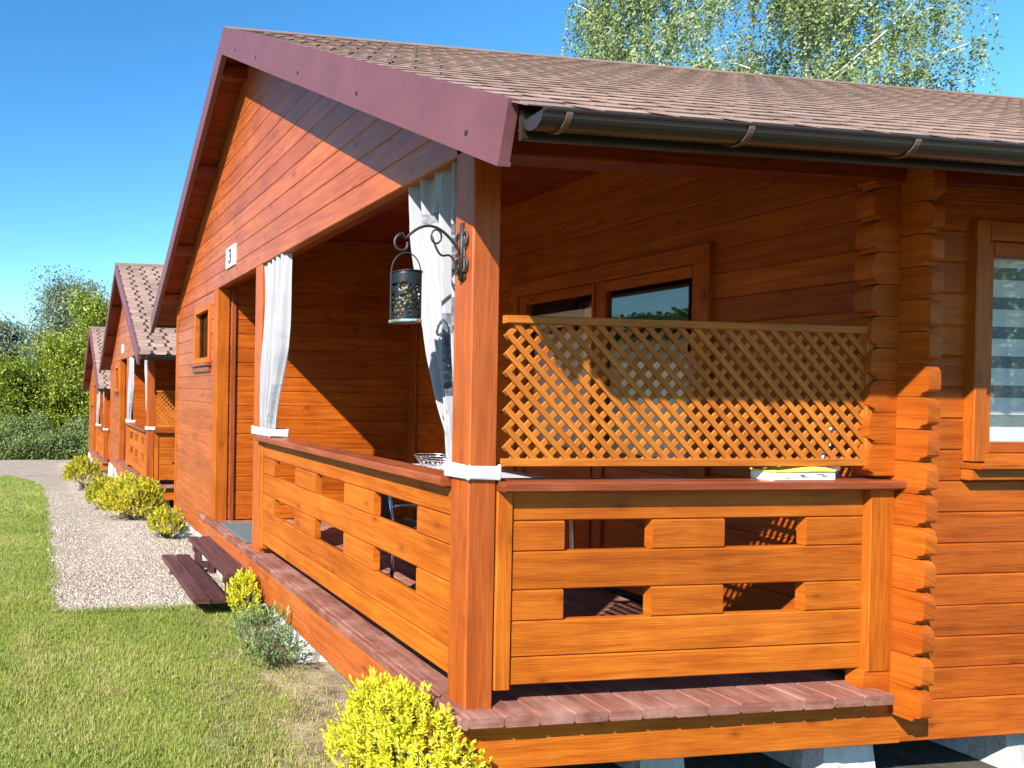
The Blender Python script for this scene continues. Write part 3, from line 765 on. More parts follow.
# door mat, entry steps
mb = MB(); mb.box(.0, .44, 3.12, 3.98, .003, .016, 'y', .004); 
for i in range(18): mb.box(.02, .42, 3.15+i*.046, 3.172+i*.046, .0162, .019, 'x', .001)
tag(mb.build('door_mat', M['mat'], None), 'grey ribbed door mat at the nearest cabin doorway', 'mat')
st = empty('entry_steps', (-.3, 3.5, -.5))
def tread(x0, x1, z, y0, y1):
    m_ = MB(); w = (x1-x0-.012)/2
    m_.box(x0, x0+w, y0, y1, z-.045, z, 'y', .005); m_.box(x0+w+.012, x1, y0, y1, z-.045, z, 'y', .005)
    return m_.build('tread', M['step'], st)
tread(-.27, .02, .165, -.82, .64); tread(-.00+.02, .26, .335, -.74, .70)
for yy in (-.62, .52):
    mb = MB(); mb.prism([(-.24, .118), (.03, .118), (.03, .288), (.24, .288), (.24, -.2), (-.24, -.2)], yy-.025, yy+.025, lambda a, b, d: (a, d, b)) if False else None
    mb.box(-.215, .20, yy-.03, yy+.03, .06, .118, 'x'); mb.box(.03, .25, yy-.03, yy+.03, .23, .288, 'x')
    mb.box(-.20, -.13, yy-.03, yy+.03, -.15, .058, 'z'); mb.box(.06, .13, yy-.03, yy+.03, -.15, .058, 'z') ; mb.box(.05, .12, yy-.03, yy+.03, .12, .228, 'z'); mb.box(.19, .25, yy-.03, yy+.03, -.15, .228, 'z')
    mb.build('support', M['step'], st)
tag(st, 'dark brown two-tread wooden steps before the nearest doorway', 'steps')

# ---------------------------------------------------------------- ground
def gz(x, y):
    t = np.clip((np.asarray(y, float)-3.6), 0, 26.5)
    ramp_ = np.where(t < 1.2, t*t/2.4, t-.6)
    lane = -.5 - .0665*ramp_
    bench = np.interp(np.asarray(y, float), [3., 6.6, 8.3, 15.8, 17.4, 25, 30.1], [-.5, -.53, -.80, -1.0, -1.38, -1.62, -.5-.0665*25.9])
    w_ = np.clip((np.asarray(x, float)+1.15)/.8, 0, 1); w_ = w_*w_*(3-2*w_)
    return lane*(1-w_)+bench*w_ + .19*np.clip(-9-np.asarray(x, float), 0, 60)
def groundmat():
    m, nt, b = newmat('lawn_soil'); L = nt.links.new
    tc = N(nt, 'ShaderNodeTexCoord')
    n1 = N(nt, 'ShaderNodeTexNoise', i_Scale=1.1, i_Detail=6., i_Roughness=.65); L(tc.outputs['Object'], n1.inputs['Vector'])
    r = ramp(nt, [(.3, (.11, .15, .026)), (.5, (.18, .215, .04)), (.72, (.27, .25, .085))]); L(n1.outputs[0], r.inputs[0])
    n2 = N(nt, 'ShaderNodeTexNoise', i_Scale=70., i_Detail=4.); L(tc.outputs['Object'], n2.inputs['Vector'])
    c = mixc(nt, .55, r.outputs[0], n2.outputs[0], 'SOFT_LIGHT')
    # bare strip by the cabin: straw and soil
    sx = N(nt, 'ShaderNodeSeparateXYZ'); L(tc.outputs['Object'], sx.inputs[0])
    nn = N(nt, 'ShaderNodeTexNoise', i_Scale=3., i_Detail=5.); L(tc.outputs['Object'], nn.inputs['Vector'])
    ad = N(nt, 'ShaderNodeMath', operation='MULTIPLY_ADD'); ad.inputs[1].default_value = .55; L(nn.outputs[0], ad.inputs[0])
    by = N(nt, 'ShaderNodeMapRange'); by.inputs['From Min'].default_value = 2.0; by.inputs['From Max'].default_value = .6; by.inputs['To Max'].default_value = .36; L(sx.outputs[1], by.inputs[0])
    bx = N(nt, 'ShaderNodeMath', operation='ADD'); L(sx.outputs[0], bx.inputs[0]); L(by.outputs[0], bx.inputs[1]); L(bx.outputs[0], ad.inputs[2])
    bare = ramp(nt, [(.0, (0, 0, 0)), (.25, (1, 1, 1))])
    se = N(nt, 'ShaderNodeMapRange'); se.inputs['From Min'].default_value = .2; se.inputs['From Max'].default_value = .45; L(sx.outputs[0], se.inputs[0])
    mr = N(nt, 'ShaderNodeMapRange'); mr.inputs['From Min'].default_value = -.42; mr.inputs['From Max'].default_value = .35; L(ad.outputs[0], mr.inputs[0])
    L(mr.outputs[0], bare.inputs[0])
    n4 = N(nt, 'ShaderNodeTexNoise', i_Scale=9., i_Detail=6.); L(tc.outputs['Object'], n4.inputs['Vector'])
    soil = ramp(nt, [(.35, (.11, .075, .042)), (.55, (.27, .20, .12)), (.75, (.38, .30, .19))]); L(n4.outputs[0], soil.inputs[0])
    soil2 = mixc(nt, .5, soil.outputs[0], n2.outputs[0], 'SOFT_LIGHT')
    c = mixc(nt, bare.outputs[0], c, soil2)
    # soil darkened under and beside the cabin: painted shade, weaker bounce light
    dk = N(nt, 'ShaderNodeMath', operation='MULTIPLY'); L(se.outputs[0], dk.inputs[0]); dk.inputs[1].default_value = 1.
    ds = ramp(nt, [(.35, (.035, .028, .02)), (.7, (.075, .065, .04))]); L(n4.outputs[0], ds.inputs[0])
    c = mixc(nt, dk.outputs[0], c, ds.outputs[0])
    hx = N(nt, 'ShaderNodeMapRange'); hx.inputs['From Min'].default_value = -9; hx.inputs['From Max'].default_value = -14; L(sx.outputs[0], hx.inputs[0])
    fr_ = ramp(nt, [(.3, (.26, .23, .12)), (.7, (.36, .31, .19))]); L(n1.outputs[0], fr_.inputs[0])
    c = mixc(nt, hx.outputs[0], c, fr_.outputs[0])
    L(c, b.inputs['Base Color']); b.inputs['Roughness'].default_value = .95
    bp = N(nt, 'ShaderNodeBump'); bp.inputs['Strength'].default_value = .6; bp.inputs['Distance'].default_value = .03
    L(n2.outputs[0], bp.inputs['Height']); L(bp.outputs[0], b.inputs['Normal'])
    return m
M['ground'] = groundmat()
def gravelmat():
    m, nt, b = newmat('gravel_bed'); L = nt.links.new
    tc = N(nt, 'ShaderNodeTexCoord')
    v = N(nt, 'ShaderNodeTexVoronoi', i_Scale=52.); L(tc.outputs['Object'], v.inputs['Vector'])
    r = ramp(nt, [(0, (.18, .14, .105)), (.35, (.26, .21, .16)), (.7, (.33, .275, .22)), (1, (.41, .35, .30))]); 
    sep = N(nt, 'ShaderNodeSeparateColor'); L(v.outputs['Color'], sep.inputs[0]); L(sep.outputs[0], r.inputs[0])
    n = N(nt, 'ShaderNodeTexNoise', i_Scale=1.5, i_Detail=5.); L(tc.outputs['Object'], n.inputs['Vector'])
    g = ramp(nt, [(.3, (.86, .85, .84)), (.7, (1.1, 1.1, 1.1))]); L(n.outputs[0], g.inputs[0])
    c = mixc(nt, 1., r.outputs[0], g.outputs[0], 'MULTIPLY'); L(c, b.inputs['Base Color']); b.inputs['Roughness'].default_value = .9
    bp = N(nt, 'ShaderNodeBump'); bp.inputs['Strength'].default_value = .8; bp.inputs['Distance'].default_value = .02; bp.invert = True
    L(v.outputs['Distance'], bp.inputs['Height']); L(bp.outputs[0], b.inputs['Normal'])
    return m
M['gravel'] = gravelmat()
def sheet(name, xs, ys, mat, dz=0.):
    X, Y = np.meshgrid(xs, ys); Z = gz(X, Y)+dz
    vs = np.stack([X, Y, Z], -1).reshape(-1, 3); idx = np.arange(len(vs)).reshape(len(ys), len(xs))
    f_ = np.stack([idx[:-1, :-1], idx[:-1, 1:], idx[1:, 1:], idx[1:, :-1]], -1).reshape(-1, 4)
    return npmesh(name, vs, f_, mat, smooth=True)
ysg = np.concatenate([[-400, -100, -30, -10, -4, 0, 3], np.arange(3.6, 4.9, .2), np.arange(5., 32, .4), [34, 40, 60, 120, 400]])
xsg = np.array([-400, -100, -69, -40, -20, -9, -5, -2, -1.66, -1.4, -1.15, -1, -.85, -.7, -.55, -.35, 0, 2, 5, 9, 30, 100, 400.])
tag(sheet('ground', xsg, ysg, M['ground']), kind='structure')
# gravel lane: edge with a slight wander, and the far branch to the left
def polyblob(name, outline, mat, dz):
    # triangulate a y-monotone strip given as rows (y, x0, x1)
    fix = [-1.4, -1.15, -1, -.85, -.7, -.55, -.35, 0, 2, 5]; nx = len(fix)+1; vs = []
    for (y, a, b) in outline:
        for x in [a]+fix+[b]: vs.append((x, y, float(gz(x, y))+dz))
    n = len(outline); idx = np.arange(n*(nx+1)).reshape(n, nx+1)
    f_ = np.stack([idx[:-1, :-1], idx[:-1, 1:], idx[1:, 1:], idx[1:, :-1]], -1).reshape(-1, 4)
    return npmesh(name, np.array(vs), f_, mat, smooth=True)
rows = []
for y in np.concatenate([np.arange(2.90, 4.9, .12), np.arange(5., 20.3, .4)]):
    e = -1.66 + .04*noise.noise(V((y*1.7, 3.1, 0))) + .02*noise.noise(V((y*7, 1, 0)))
    if y > 13.5: e -= .022*(y-13.5)**2.2
    rows.append((y, e, 9.))
ge = polyblob('gravel_path', rows, M['gravel'], .010); tag(ge, kind='structure')
ge2 = polyblob('gravel_path', [(y, -8.8, 9.) for y in np.arange(19.4, 31.9, .4)], M['gravel'], .014); tag(ge2, kind='structure')
# loose pebbles
def pebbles():
    ico = np.array([(0, 0, 1), (.894, 0, .447), (.276, .851, .447), (-.724, .526, .447), (-.724, -.526, .447), (.276, -.851, .447), (.724, .526, -.447), (-.276, .851, -.447), (-.894, 0, -.447), (-.276, -.851, -.447), (.724, -.526, -.447), (0, 0, -1)])
    fi = np.array([(0, 1, 2), (0, 2, 3), (0, 3, 4), (0, 4, 5), (0, 5, 1), (1, 6, 2), (2, 7, 3), (3, 8, 4), (4, 9, 5), (5, 10, 1), (6, 7, 2), (7, 8, 3), (8, 9, 4), (9, 10, 5), (10, 6, 1), (6, 11, 7), (7, 11, 8), (8, 11, 9), (9, 11, 10), (10, 11, 6)])
    n = 27000
    y = 2.9 + 11.*RNG.random(n)**1.8; x = -1.70 + 1.95*RNG.random(n)
    y = np.where(y < 2.96+.03*np.sin(x*9), y+.05, y)
    s_ = RNG.uniform(.006, .015, n)
    z = gz(x, y)+.004+s_*.35
    jit = 1+RNG.uniform(-.28, .28, (n, 12, 1)); sc = np.stack([RNG.uniform(.8, 1.35, n), RNG.uniform(.8, 1.35, n), RNG.uniform(.5, .85, n)], -1)
    vv = ico[None]*jit*sc[:, None]*s_[:, None, None]
    vv += np.stack([x, y, z], -1)[:, None]
    ff = (fi[None]+12*np.arange(n)[:, None, None]).reshape(-1, 3)
    m, nt, b = newmat('pebble'); L = nt.links.new
    at = N(nt, 'ShaderNodeAttribute', attribute_name='tone')
    r = ramp(nt, [(0, (.10, .075, .06)), (.3, (.22, .172, .13)), (.6, (.305, .25, .198)), (.85, (.39, .34, .285)), (1, (.54, .50, .46))]); L(at.outputs['Fac'], r.inputs[0]); L(r.outputs[0], b.inputs['Base Color']); b.inputs['Roughness'].default_value = .85
    o = npmesh('loose_gravel', vv.reshape(-1, 3), ff, m, np.repeat(np.clip(RNG.normal(.55, .22, n), 0, 1), 20))
    tag(o, 'loose beige gravel stones covering the path', 'gravel', kind='stuff')
pebbles()

# ---------------------------------------------------------------- grass
def blades(name, x, y, h, w, tone, label):
    n = len(x); a = RNG.uniform(0, 2*math.pi, n); lean = RNG.uniform(.1, .75, n)*h; la = RNG.uniform(0, 2*math.pi, n)
    z = gz(x, y)-.004
    dx, dy = np.cos(a)*w/2, np.sin(a)*w/2; lx, ly = np.cos(la)*lean, np.sin(la)*lean
    P = np.zeros((n, 5, 3))
    P[:, 0] = np.stack([x-dx, y-dy, z], -1); P[:, 1] = np.stack([x+dx, y+dy, z], -1)
    P[:, 2] = np.stack([x+dx*.7+lx*.35, y+dy*.7+ly*.35, z+h*.6], -1); P[:, 3] = np.stack([x-dx*.7+lx*.35, y-dy*.7+ly*.35, z+h*.6], -1)
    P[:, 4] = np.stack([x+lx, y+ly, z+h], -1)
    base = 5*np.arange(n)[:, None]
    f3 = np.concatenate([base+np.array([[0, 1, 2]]), base+np.array([[0, 2, 3]]), base+np.array([[3, 2, 4]])], 1).reshape(-1, 3)
    o = npmesh(name, P.reshape(-1, 3), f3, M['grass'], np.repeat(tone, 3))
    tag(o, label, 'grass', kind='stuff')
M['grass'] = leaf('grass_blade', [(0, (.07, .12, .018)), (.3, (.175, .245, .032)), (.6, (.28, .335, .052)), (.8, (.38, .37, .10)), (1, (.48, .40, .20))], .3, .55)
def nz(x, y, s, o=0.): return np.array([noise.noise(V((a*s+o, b*s-o, o))) for a, b in zip(x, y)])
def lawn(n, x0, x1, y0, y1, hm, wm, ylaw=1.):
    x = RNG.uniform(x0, x1, n); y = y0+(y1-y0)*RNG.random(n)**ylaw
    on_path = (y > 2.95+.03*np.sin(x*9)) & (x > -1.66+.03*np.sin(y*5)-.022*np.maximum(y-13.5, 0)**2.2)
    bare = .55*(.5+.5*nz(x, y, 3., 2.)) + x + .36*np.clip((2.-y)/1.4, 0, 1) + RNG.uniform(-.14, .14, n) > .05
    keep = ~on_path & (~bare | (RNG.random(n) < .12)) & (x < -.1)
    x, y = x[keep], y[keep]; n = len(x)
    big = nz(x, y, .9, 5.); sm = nz(x, y, 4., 9.)
    h = hm*RNG.uniform(.55, 1.3, n)*(1+.35*sm)
    t = np.clip(.53+.30*big+.22*sm+RNG.normal(0, .13, n), 0, 1); dry = RNG.random(n) < .06+.35*np.clip(nz(x, y, 1.6, 21.)-.05, 0, .6); t = np.where(dry, RNG.uniform(.72, 1, n), t)
    return x, y, h, np.full(n, wm), t
A = [lawn(110000, -3.2, 0, .2, 3.2, .034, .0042), lawn(60000, -4.4, -1.6, 3., 9., .036, .0055, 1.3), lawn(36000, -6., -1.6, 8.5, 19.5, .045, .011, 1.2)]
def fringe(n, along):
    t = RNG.random(n)
    if along == 'front': x = -1.7+1.45*t; y = 2.93+RNG.normal(0, .035, n)
    else: x = -1.68+RNG.normal(0, .04, n)+.03*np.sin((2.9+9*t)*5); y = 2.9+9*t
    return x, y, RNG.uniform(.02, .065, n), RNG.uniform(.003, .006, n), np.clip(RNG.normal(.4, .16, n), 0, 1)
def weeds(n):
    x = RNG.uniform(-3.2, -.5, n); y = RNG.uniform(.2, 2.9, n); k = nz(x, y, 2.3, 33.) > .18; x, y = x[k], y[k]; n = len(x)
    return x, y, RNG.uniform(.012, .03, n), RNG.uniform(.010, .018, n), np.clip(RNG.normal(.22, .1, n), 0, 1)
def sidelawn(n):
    x = RNG.uniform(.2, 5, n); y = RNG.uniform(-3.2, -.55, n)
    return x, y, .04*RNG.uniform(.6, 1.3, n), np.full(n, .006), np.clip(.35+.2*nz(x, y, 1.3, 3.)+RNG.normal(0, .12, n), 0, 1)
A += [sidelawn(16000), fringe(1500, 'front'), fringe(2600, 'side'), weeds(9000)]
blades('grass', *[np.concatenate([a[i] for a in A]) for i in range(5)], 'short sunlit green lawn left of the cabins')
# straw scraps on the bare strip
n = 9000; x = RNG.uniform(-.95, .0, n); y = RNG.uniform(.1, 2.2, n)
blades('dry_grass', x, y, RNG.uniform(.006, .03, n), np.full(n, .004), RNG.uniform(.7, 1, n), 'dry straw-coloured thatch on the bare strip by the porch skirt')

# ---------------------------------------------------------------- leaves, shrubs, trees
def leaf_mesh(name, pos, nrm, up, ln, wd, tone, mat, parent=None, fold=.25):
    """pos (n,3) base points, up (n,3) the way each leaf points, nrm (n,3) its face; 6-vertex folded leaf"""
    n = len(pos)
    up = up/np.linalg.norm(up, axis=1, keepdims=True)
    sd = np.cross(up, nrm); sd /= np.maximum(np.linalg.norm(sd, axis=1, keepdims=True), 1e-6)
    nr = np.cross(sd, up)
    L_ = np.broadcast_to(np.asarray(ln, float).reshape(-1, 1), (n, 1)); W_ = np.broadcast_to(np.asarray(wd, float).reshape(-1, 1), (n, 1))
    P = np.zeros((n, 4, 3))
    P[:, 0] = pos; P[:, 1] = pos+up*L_*.5+sd*W_*.5+nr*W_*fold; P[:, 2] = pos+up*L_; P[:, 3] = pos+up*L_*.5-sd*W_*.5+nr*W_*fold
    b = 4*np.arange(n)[:, None]
    f = np.concatenate([b+np.array([[0, 1, 2]]), b+np.array([[0, 2, 3]])], 1).reshape(-1, 3)
    return npmesh(name, P.reshape(-1, 3), f, mat, np.repeat(tone, 2), parent)
def rdir(n):
    v = RNG.normal(size=(n, 3)); return v/np.linalg.norm(v, axis=1, keepdims=True)
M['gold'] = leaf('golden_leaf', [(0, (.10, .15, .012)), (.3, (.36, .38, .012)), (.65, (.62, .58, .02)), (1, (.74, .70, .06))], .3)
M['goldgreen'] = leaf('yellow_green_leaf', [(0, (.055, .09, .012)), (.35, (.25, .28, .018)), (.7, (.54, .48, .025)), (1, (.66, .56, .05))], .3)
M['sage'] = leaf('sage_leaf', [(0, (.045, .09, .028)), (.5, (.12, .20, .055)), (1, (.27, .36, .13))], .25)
def shrub(name, loc, rx, ry, h, n_tips, per, ll, lw, mat, label, cat='shrub', group=None, tmean=.6, stems=26):
    root = empty(name, loc)
    # shoot tips spread over an uneven dome, some inside
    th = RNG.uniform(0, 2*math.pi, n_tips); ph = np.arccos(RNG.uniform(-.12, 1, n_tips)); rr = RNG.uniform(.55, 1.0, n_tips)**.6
    dirs = np.stack([np.sin(ph)*np.cos(th), np.sin(ph)*np.sin(th), np.cos(ph)], -1)
    lump = np.array([1+.20*noise.noise(V(d)*2.2+V(loc))+.10*noise.noise(V(d)*6.) for d in dirs])
    tip = dirs*np.array([rx, ry, h*.62])*(rr*lump)[:, None]; tip[:, 2] += h*.38; tip[:, 2] = np.maximum(tip[:, 2], .02)
    ax = dirs*.7+np.array([0, 0, .75])+RNG.normal(0, .25, (n_tips, 3)); ax /= np.linalg.norm(ax, axis=1, keepdims=True)
    k = np.repeat(np.arange(n_tips), per); m = len(k)
    t = np.tile(np.linspace(0, 1, per), n_tips)
    base = tip[k] - ax[k]*(1-t)[:, None]*ll*2.2
    outv = rdir(m); outv -= ax[k]*np.sum(outv*ax[k], 1, keepdims=True); outv /= np.linalg.norm(outv, axis=1, keepdims=True)
    up = outv*(1.15-.75*t)[:, None] + ax[k]*(.35+.8*t)[:, None]
    nrm = ax[k]*.8+outv*-.4+RNG.normal(0, .25, (m, 3))
    tone = np.clip(tmean+.16*(rr[k]-.8)/.2+RNG.normal(0, .13, m)+np.repeat(RNG.normal(0, .17, n_tips), per), 0, 1)  # inner leaves darker: shade in the gaps painted into the tone
    wx, wy = base[:, 0]+loc[0], base[:, 1]+loc[1]
    ok = ~((wx > -.10) & (wy > -.12)) if loc[1] < 4.5 else np.ones(m, bool)
    base, nrm, up, tone = base[ok], nrm[ok], up[ok], tone[ok]; m = len(base)
    leaf_mesh('foliage', base, nrm, up, ll*RNG.uniform(.7, 1.2, m), lw*RNG.uniform(.7, 1.2, m), tone, mat, root)
    mb = MB()
    for i in RNG.choice(n_tips, min(stems, n_tips), replace=False):
        p = tip[i]; b0 = V((RNG.normal(0, rx*.12), RNG.normal(0, ry*.12), -.03)); e = V(p)-V(ax[i])*ll
        mb.tube([b0, b0.lerp(e, .5)+V((0, 0, h*.06)), e], [.006, .0045, .0025], 5)
    mb.build('stems', M['bark'], root)
    tag(root, label, cat, group); return root
G = 'shrubs along the cabin fronts'
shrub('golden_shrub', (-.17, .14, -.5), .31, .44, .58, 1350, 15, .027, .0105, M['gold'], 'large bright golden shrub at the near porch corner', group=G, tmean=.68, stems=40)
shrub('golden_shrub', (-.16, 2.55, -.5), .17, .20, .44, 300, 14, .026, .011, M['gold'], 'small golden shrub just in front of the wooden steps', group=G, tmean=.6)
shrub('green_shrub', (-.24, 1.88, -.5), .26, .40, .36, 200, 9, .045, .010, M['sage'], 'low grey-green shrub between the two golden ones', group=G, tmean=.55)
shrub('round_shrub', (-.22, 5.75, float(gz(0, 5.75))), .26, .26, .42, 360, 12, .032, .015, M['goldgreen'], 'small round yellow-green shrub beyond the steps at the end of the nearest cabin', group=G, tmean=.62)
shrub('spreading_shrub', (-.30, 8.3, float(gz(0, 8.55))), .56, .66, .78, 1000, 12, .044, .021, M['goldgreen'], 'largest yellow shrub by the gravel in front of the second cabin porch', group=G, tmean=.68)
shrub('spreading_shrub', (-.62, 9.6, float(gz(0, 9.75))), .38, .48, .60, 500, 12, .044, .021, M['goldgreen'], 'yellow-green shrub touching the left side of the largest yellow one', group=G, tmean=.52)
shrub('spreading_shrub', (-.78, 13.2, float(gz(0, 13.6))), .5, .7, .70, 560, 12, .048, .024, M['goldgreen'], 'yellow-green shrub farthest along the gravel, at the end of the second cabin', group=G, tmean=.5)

def limbs(mb, base, top, r0, n_l, spread, rise, start=.3, seed=0, wig=.3, thin=1., subs=3):
    """trunk and limbs; returns limb tip curves"""
    rn = np.random.default_rng(seed); base = V(base); top = V(top); H = (top-base).length
    tr = []; 
    for t in np.linspace(0, 1, 12): tr.append(base.lerp(top, t)+V((wig*math.sin(t*4+seed)*t, wig*math.cos(t*3+seed)*t, 0)))
    mb.tube(tr, [r0*(1-.85*t)+.012 for t in np.linspace(0, 1, 12)], 9)
    out = [tr]
    for i in range(n_l):
        t = start+(1-start)*(i+.5)/n_l; p = tr[min(int(t*11), 10)].lerp(tr[min(int(t*11)+1, 11)], t*11-int(t*11))
        a = i*2.4+rn.uniform(-.5, .5); ln = spread*(1.15-t*.75)*rn.uniform(.7, 1.15)
        d = V((math.cos(a), math.sin(a), rise*rn.uniform(.6, 1.4))); d.normalize()
        pts = [p]
        for k in range(1, 7):
            q = k/6; pts.append(p+d*ln*q+V((rn.normal(0, .05)*ln, rn.normal(0, .05)*ln, -.12*ln*q*q+rn.normal(0, .04)*ln)))
        rr = (r0*(1-.8*t)*.5+.01)*thin
        mb.tube(pts, [rr*(1-.8*k/6)+.004 for k in range(7)], 6); out.append(pts)
        for s_ in range(subs):
            k = rn.integers(2, 6); d2 = V((rn.normal(), rn.normal(), rn.normal()*.5+.3)); d2.normalize()
            p2 = [pts[k]+d2*ln*.32*q+V((0, 0, -.05*ln*q*q)) for q in (0, .33, .66, 1)]
            mb.tube(p2, [rr*.35+.003, rr*.28+.003, rr*.2+.003, .003], 5); out.append(p2)
    return out
M['birchleaf'] = leaf('birch_leaf', [(0, (.05, .085, .03)), (.35, (.13, .19, .06)), (.7, (.26, .32, .11)), (1, (.38, .43, .20))], .35)
def birch(loc, top, spread, n_l, nst, label, seed, r0=.20):
    rn = np.random.default_rng(seed); root = empty('birch_tree', loc)
    mb = MB(); cs = limbs(mb, (0, 0, -.1), top, r0, n_l, spread, .75, .28, seed, .25, .42, 1)
    pos, up, nr, tn = [], [], [], []
    tw = MB()
    cand = [(c, k) for c in cs[1:] for k in range(2, len(c))] + [(cs[0], k) for k in range(7, 12)]
    for s_ in range(nst):
        c, k = cand[rn.integers(len(cand))]
        p = c[k-1].lerp(c[k], rn.random())+V((rn.normal(0, .2), rn.normal(0, .2), rn.normal(0, .12)))
        ln = rn.uniform(.6, 2.4); m = int(ln*34)
        sx, sy = rn.normal(0, .16), rn.normal(0, .16); st = rn.normal(0, .14)
        ts_ = np.linspace(0, 1, m)
        line = np.stack([p.x+sx*np.sqrt(ts_)*1.4, p.y+sy*np.sqrt(ts_)*1.4, p.z+.12*np.sin(ts_*2.2)-ln*ts_**1.3], -1)
        pos.append(line+rn.normal(0, .038, line.shape)); up.append(rn.normal(0, .6, (m, 3))+np.array([0, 0, -.9])); nr.append(rn.normal(size=(m, 3)))
        tn.append(np.clip(.62+st+rn.normal(0, .14, m), 0, 1))
        if s_ % 14 == 0: tw.tube([V(line[0]), V(line[m//2]), V(line[-1])], [.006, .004, .002], 4)
    mb.build('trunk', M['birch'], root, True); tw.build('twigs', M['bark'], root)
    pos = np.concatenate(pos); m = len(pos)
    leaf_mesh('crown', pos, np.concatenate(nr), np.concatenate(up), rn.uniform(.06, .10, m), rn.uniform(.04, .07, m), np.concatenate(tn), M['birchleaf'], root)
    tag(root, label, 'tree', 'birches behind the nearest cabin'); return root
gb = float(gz(0, 13))
birch((13.6, 13.2, gb), (.1, .1, 15.0), 3.9, 26, 1150, 'birch with upright white trunk above the middle of the near roof', 21, .17)
birch((18.6, 13.6, gb), (1.6, .4, 16.0), 6.1, 30, 1750, 'wide weeping birch with slanting white limb above the right part of the roof', 34, .24)
M['willow'] = leaf('silver_leaf', [(0, (.07, .105, .065)), (.45, (.17, .22, .14)), (.8, (.30, .36, .26)), (1, (.46, .50, .42))], .3)
M['green'] = leaf('green_leaf', [(0, (.04, .08, .012)), (.4, (.15, .21, .02)), (.75, (.30, .36, .04)), (1, (.46, .48, .08))], .35)
M['weed'] = leaf('weed_leaf', [(0, (.05, .085, .025)), (.45, (.165, .225, .065)), (.8, (.29, .34, .12)), (1, (.40, .36, .20))], .3)
def tree(name, loc, h, rad, mat, nclump, per, ls, label, seed, group, low=.25, tmean=.5, r0=.12, bark='bark', top=.5):
    rn = np.random.default_rng(seed); root = empty(name, loc); mb = MB()
    cs = limbs(mb, (0, 0, -.2), (rn.normal(0, .2), rn.normal(0, .2), h*.93), r0, 18, rad*1.05, .6, low, seed, .12*h/6)
    pos, up, nr, tn = [], [], [], []
    cand = [(c, k) for c in cs for k in range(1, len(c)) if c[k].z > h*low*.8]
    for s_ in range(nclump):
        c, k = cand[rn.integers(len(cand))]; p = np.array(c[k-1].lerp(c[k], rn.random()))
        p = p+rn.normal(0, rad*.14, 3)
        cr = rad*rn.uniform(.07, .19); m = per
        q = p+rn.normal(0, 1, (m, 3))*np.array([cr, cr, cr*.7]); pos.append(q)
        up.append(rn.normal(0, .8, (m, 3))+np.array([0, 0, .1])); nr.append(rn.normal(0, .5, (m, 3))+np.array([0, 0, .7])); tn.append(np.clip(tmean+rn.normal(0, .14)+rn.normal(0, .12, m), 0, 1))
    mb.build('trunk', M[bark], root, True)
    pos = np.concatenate(pos); m = len(pos); pos[:, 2] = np.maximum(pos[:, 2], .02)
    leaf_mesh('crown', pos, np.concatenate(nr), np.concatenate(up), ls*rn.uniform(.7, 1.3, m), ls*.5*rn.uniform(.7, 1.3, m), np.concatenate(tn), mat, root)
    tag(root, label, 'tree', group); return root
GT = 'trees beyond the last cabin'
gf = float(gz(0, 40))
tree('silver_tree', (-.3, 40, gf), 9.9, 3.7, M['willow'], 1150, 34, .20, 'tall thin-topped silver-grey tree rising above the others at the left', 3, GT, .22, .55)
tree('silver_tree', (-3.9, 41, gf), 7.4, 2.9, M['willow'], 800, 32, .20, 'lower silver-grey tree at the left edge of the picture', 4, GT, .2, .5)
tree('leafy_tree', (1.6, 35, gf), 8.6, 2.8, M['green'], 700, 34, .19, 'bright green leafy tree right behind the farthest cabin roof', 5, GT, .15, .62)
tree('leafy_tree', (-.9, 36.3, gf), 6.3, 2.4, M['green'], 700, 34, .18, 'yellow-green bushy tree left of the farthest cabin, before the tall silver one', 6, GT, .08, .68)
tree('leafy_tree', (-3.2, 36.2, gf), 4.8, 2.5, M['green'], 640, 34, .18, 'rounded green tree low at the left edge, beyond the gravel', 8, GT, .06, .55)
tree('leafy_tree', (-6.0, 37.5, gf), 5.2, 2.5, M['green'], 480, 32, .15, 'dark green tree half cut by the left edge of the picture', 9, GT, .06, .3)
tree('leafy_tree', (4.6, 37.5, gf), 8.2, 3.0, M['green'], 480, 32, .16, 'green tree mostly hidden behind the roof of the farthest cabin', 10, GT, .1, .5)
def thicket():
    n = 42000; x = RNG.uniform(-9, 3.4, n); y = 30.7+RNG.random(n)*2.6; top = .85+1.1*np.array([noise.noise(V((a*.8, b*.8, 4))) for a, b in zip(x, y)])+(y-30.7)*.45
    z = gz(x, y)+RNG.random(n)**.8*top
    tone = np.clip(.46+.28*np.array([noise.noise(V((a*1.3, b, c*1.3))) for a, b, c in zip(x, y, z)])+RNG.normal(0, .14, n), 0, 1)
    o = leaf_mesh('undergrowth', np.stack([x, y, z], -1), rdir(n)+np.array([0, -.3, .5]), RNG.normal(0, .7, (n, 3))+np.array([0, 0, .5]), RNG.uniform(.09, .18, n), RNG.uniform(.05, .09, n), tone, M['weed'])
    tag(o, 'grey-green weedy undergrowth along the far edge of the gravel', 'undergrowth', kind='stuff')
thicket()
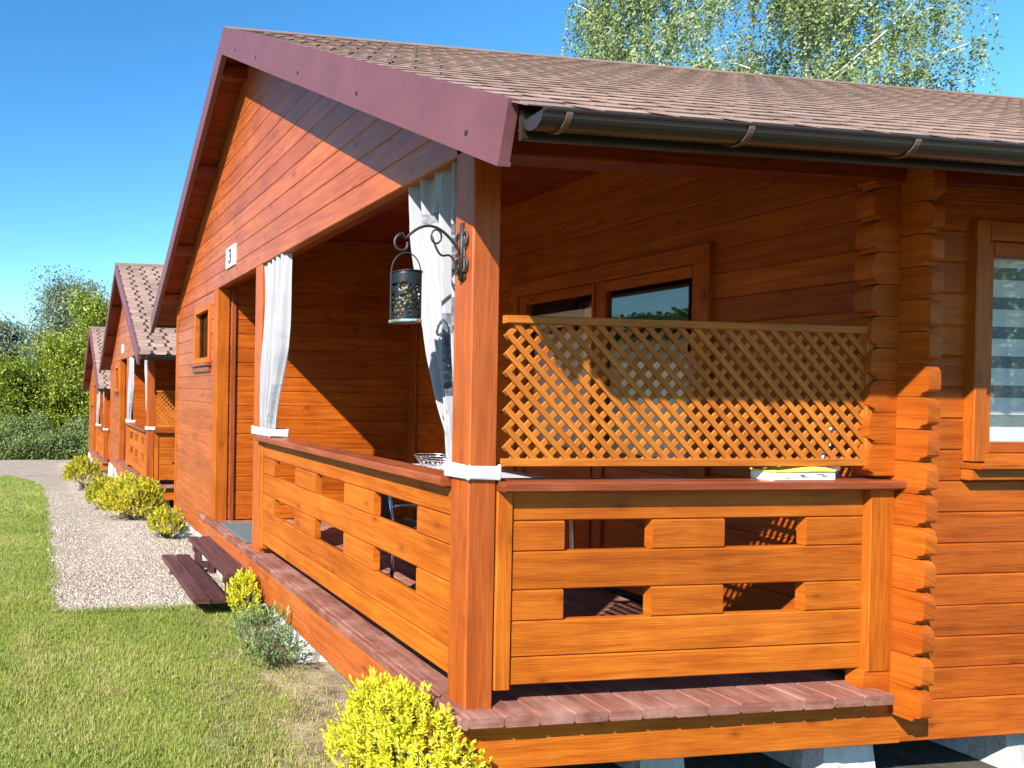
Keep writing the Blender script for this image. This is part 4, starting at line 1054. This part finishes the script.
def woodland():
    # the wood on the far side of the meadow, which the terrace door mirrors
    n = 26000; x = -66+RNG.normal(0, 3, n); y = RNG.uniform(-50, 90, n)
    top = 2.2+1.6*np.array([noise.noise(V((b*.11, 1, 0))) for b in y])+1.2*np.array([noise.noise(V((b*.5, 7, 0))) for b in y])
    z = gz(x, y)+RNG.random(n)*np.maximum(top, .8)
    o = leaf_mesh('distant_wood', np.stack([x, y, z], -1), rdir(n), rdir(n), RNG.uniform(.5, 1., n), RNG.uniform(.3, .6, n), np.clip(RNG.normal(.35, .15, n), 0, 1), M['weed'])
    tag(o, 'far green wood mirrored in the terrace door glass', 'wood', kind='stuff')
woodland()
tree('leafy_tree', (15.5, -7.2, -.5), 9.5, 3.8, M['green'], 300, 34, .16, 'leafy tree seen only as a reflection in the side window', 15, 'trees mirrored in the side window', .12, .5)
tree('leafy_tree', (21.5, -10.5, -.5), 9.5, 3.8, M['green'], 260, 34, .16, 'second leafy tree mirrored in the side window', 16, 'trees mirrored in the side window', .12, .42)

# ---------------------------------------------------------------- light, sky, camera
Ld = V((-1, -.72, .95)).normalized()
el = math.asin(Ld.z); az = math.atan2(Ld.x, Ld.y)
w = bpy.data.worlds.new('World'); S.world = w; w.use_nodes = True
nt = w.node_tree; bg = nt.nodes['Background']
sky = nt.nodes.new('ShaderNodeTexSky'); sky.sky_type = 'NISHITA'; sky.sun_disc = False
sky.sun_elevation = el; sky.sun_rotation = az % (2*math.pi); sky.air_density = 1.0; sky.dust_density = .15; sky.ozone_density = 2.5; sky.altitude = 200
hs = nt.nodes.new('ShaderNodeHueSaturation'); hs.inputs['Saturation'].default_value = 1.28
nt.links.new(sky.outputs[0], hs.inputs['Color']); tn_ = mixc(nt, 1., hs.outputs[0], (.94, 1.15, 1.13), 'MULTIPLY'); nt.links.new(tn_, bg.inputs[0]); bg.inputs[1].default_value = .098
sl = bpy.data.lights.new('sun', 'SUN'); sl.energy = 5.0; sl.angle = math.radians(.53); sl.color = (1, .95, .87)
so = bpy.data.objects.new('sun', sl); so.rotation_euler = (-Ld).to_track_quat('-Z', 'Y').to_euler(); so.location = (-10, -8, 12); COL.objects.link(so)
cam = bpy.data.cameras.new('camera'); co = bpy.data.objects.new('camera', cam); COL.objects.link(co); S.camera = co
rx, ry, rz = -.0088, .0142, -.1366
fw = V((-math.sin(rz), math.cos(rz), 0)); rt = V((math.cos(rz), math.sin(rz), 0)); upv = V((0, 0, 1))
f2 = fw*math.cos(rx)+upv*math.sin(rx); u2 = -fw*math.sin(rx)+upv*math.cos(rx)
r3 = rt*math.cos(ry)+u2*math.sin(ry); u3 = -rt*math.sin(ry)+u2*math.cos(ry)
co.matrix_world = Matrix(((r3.x, u3.x, -f2.x, -1.8362), (r3.y, u3.y, -f2.y, -2.6908), (r3.z, u3.z, -f2.z, 1.3654), (0, 0, 0, 1)))
cam.sensor_width = 36; cam.lens = 678.7257/1024*36
cam.shift_x = (512-132.17)/1024; cam.shift_y = (394.26-384)/1024
cam.clip_start = .05; cam.clip_end = 2000
S.view_settings.view_transform = 'Standard'; S.view_settings.look = 'None'; S.view_settings.exposure = 1.26; S.view_settings.gamma = 1.0
S.view_settings.use_curve_mapping = False
S.render.film_transparent = False
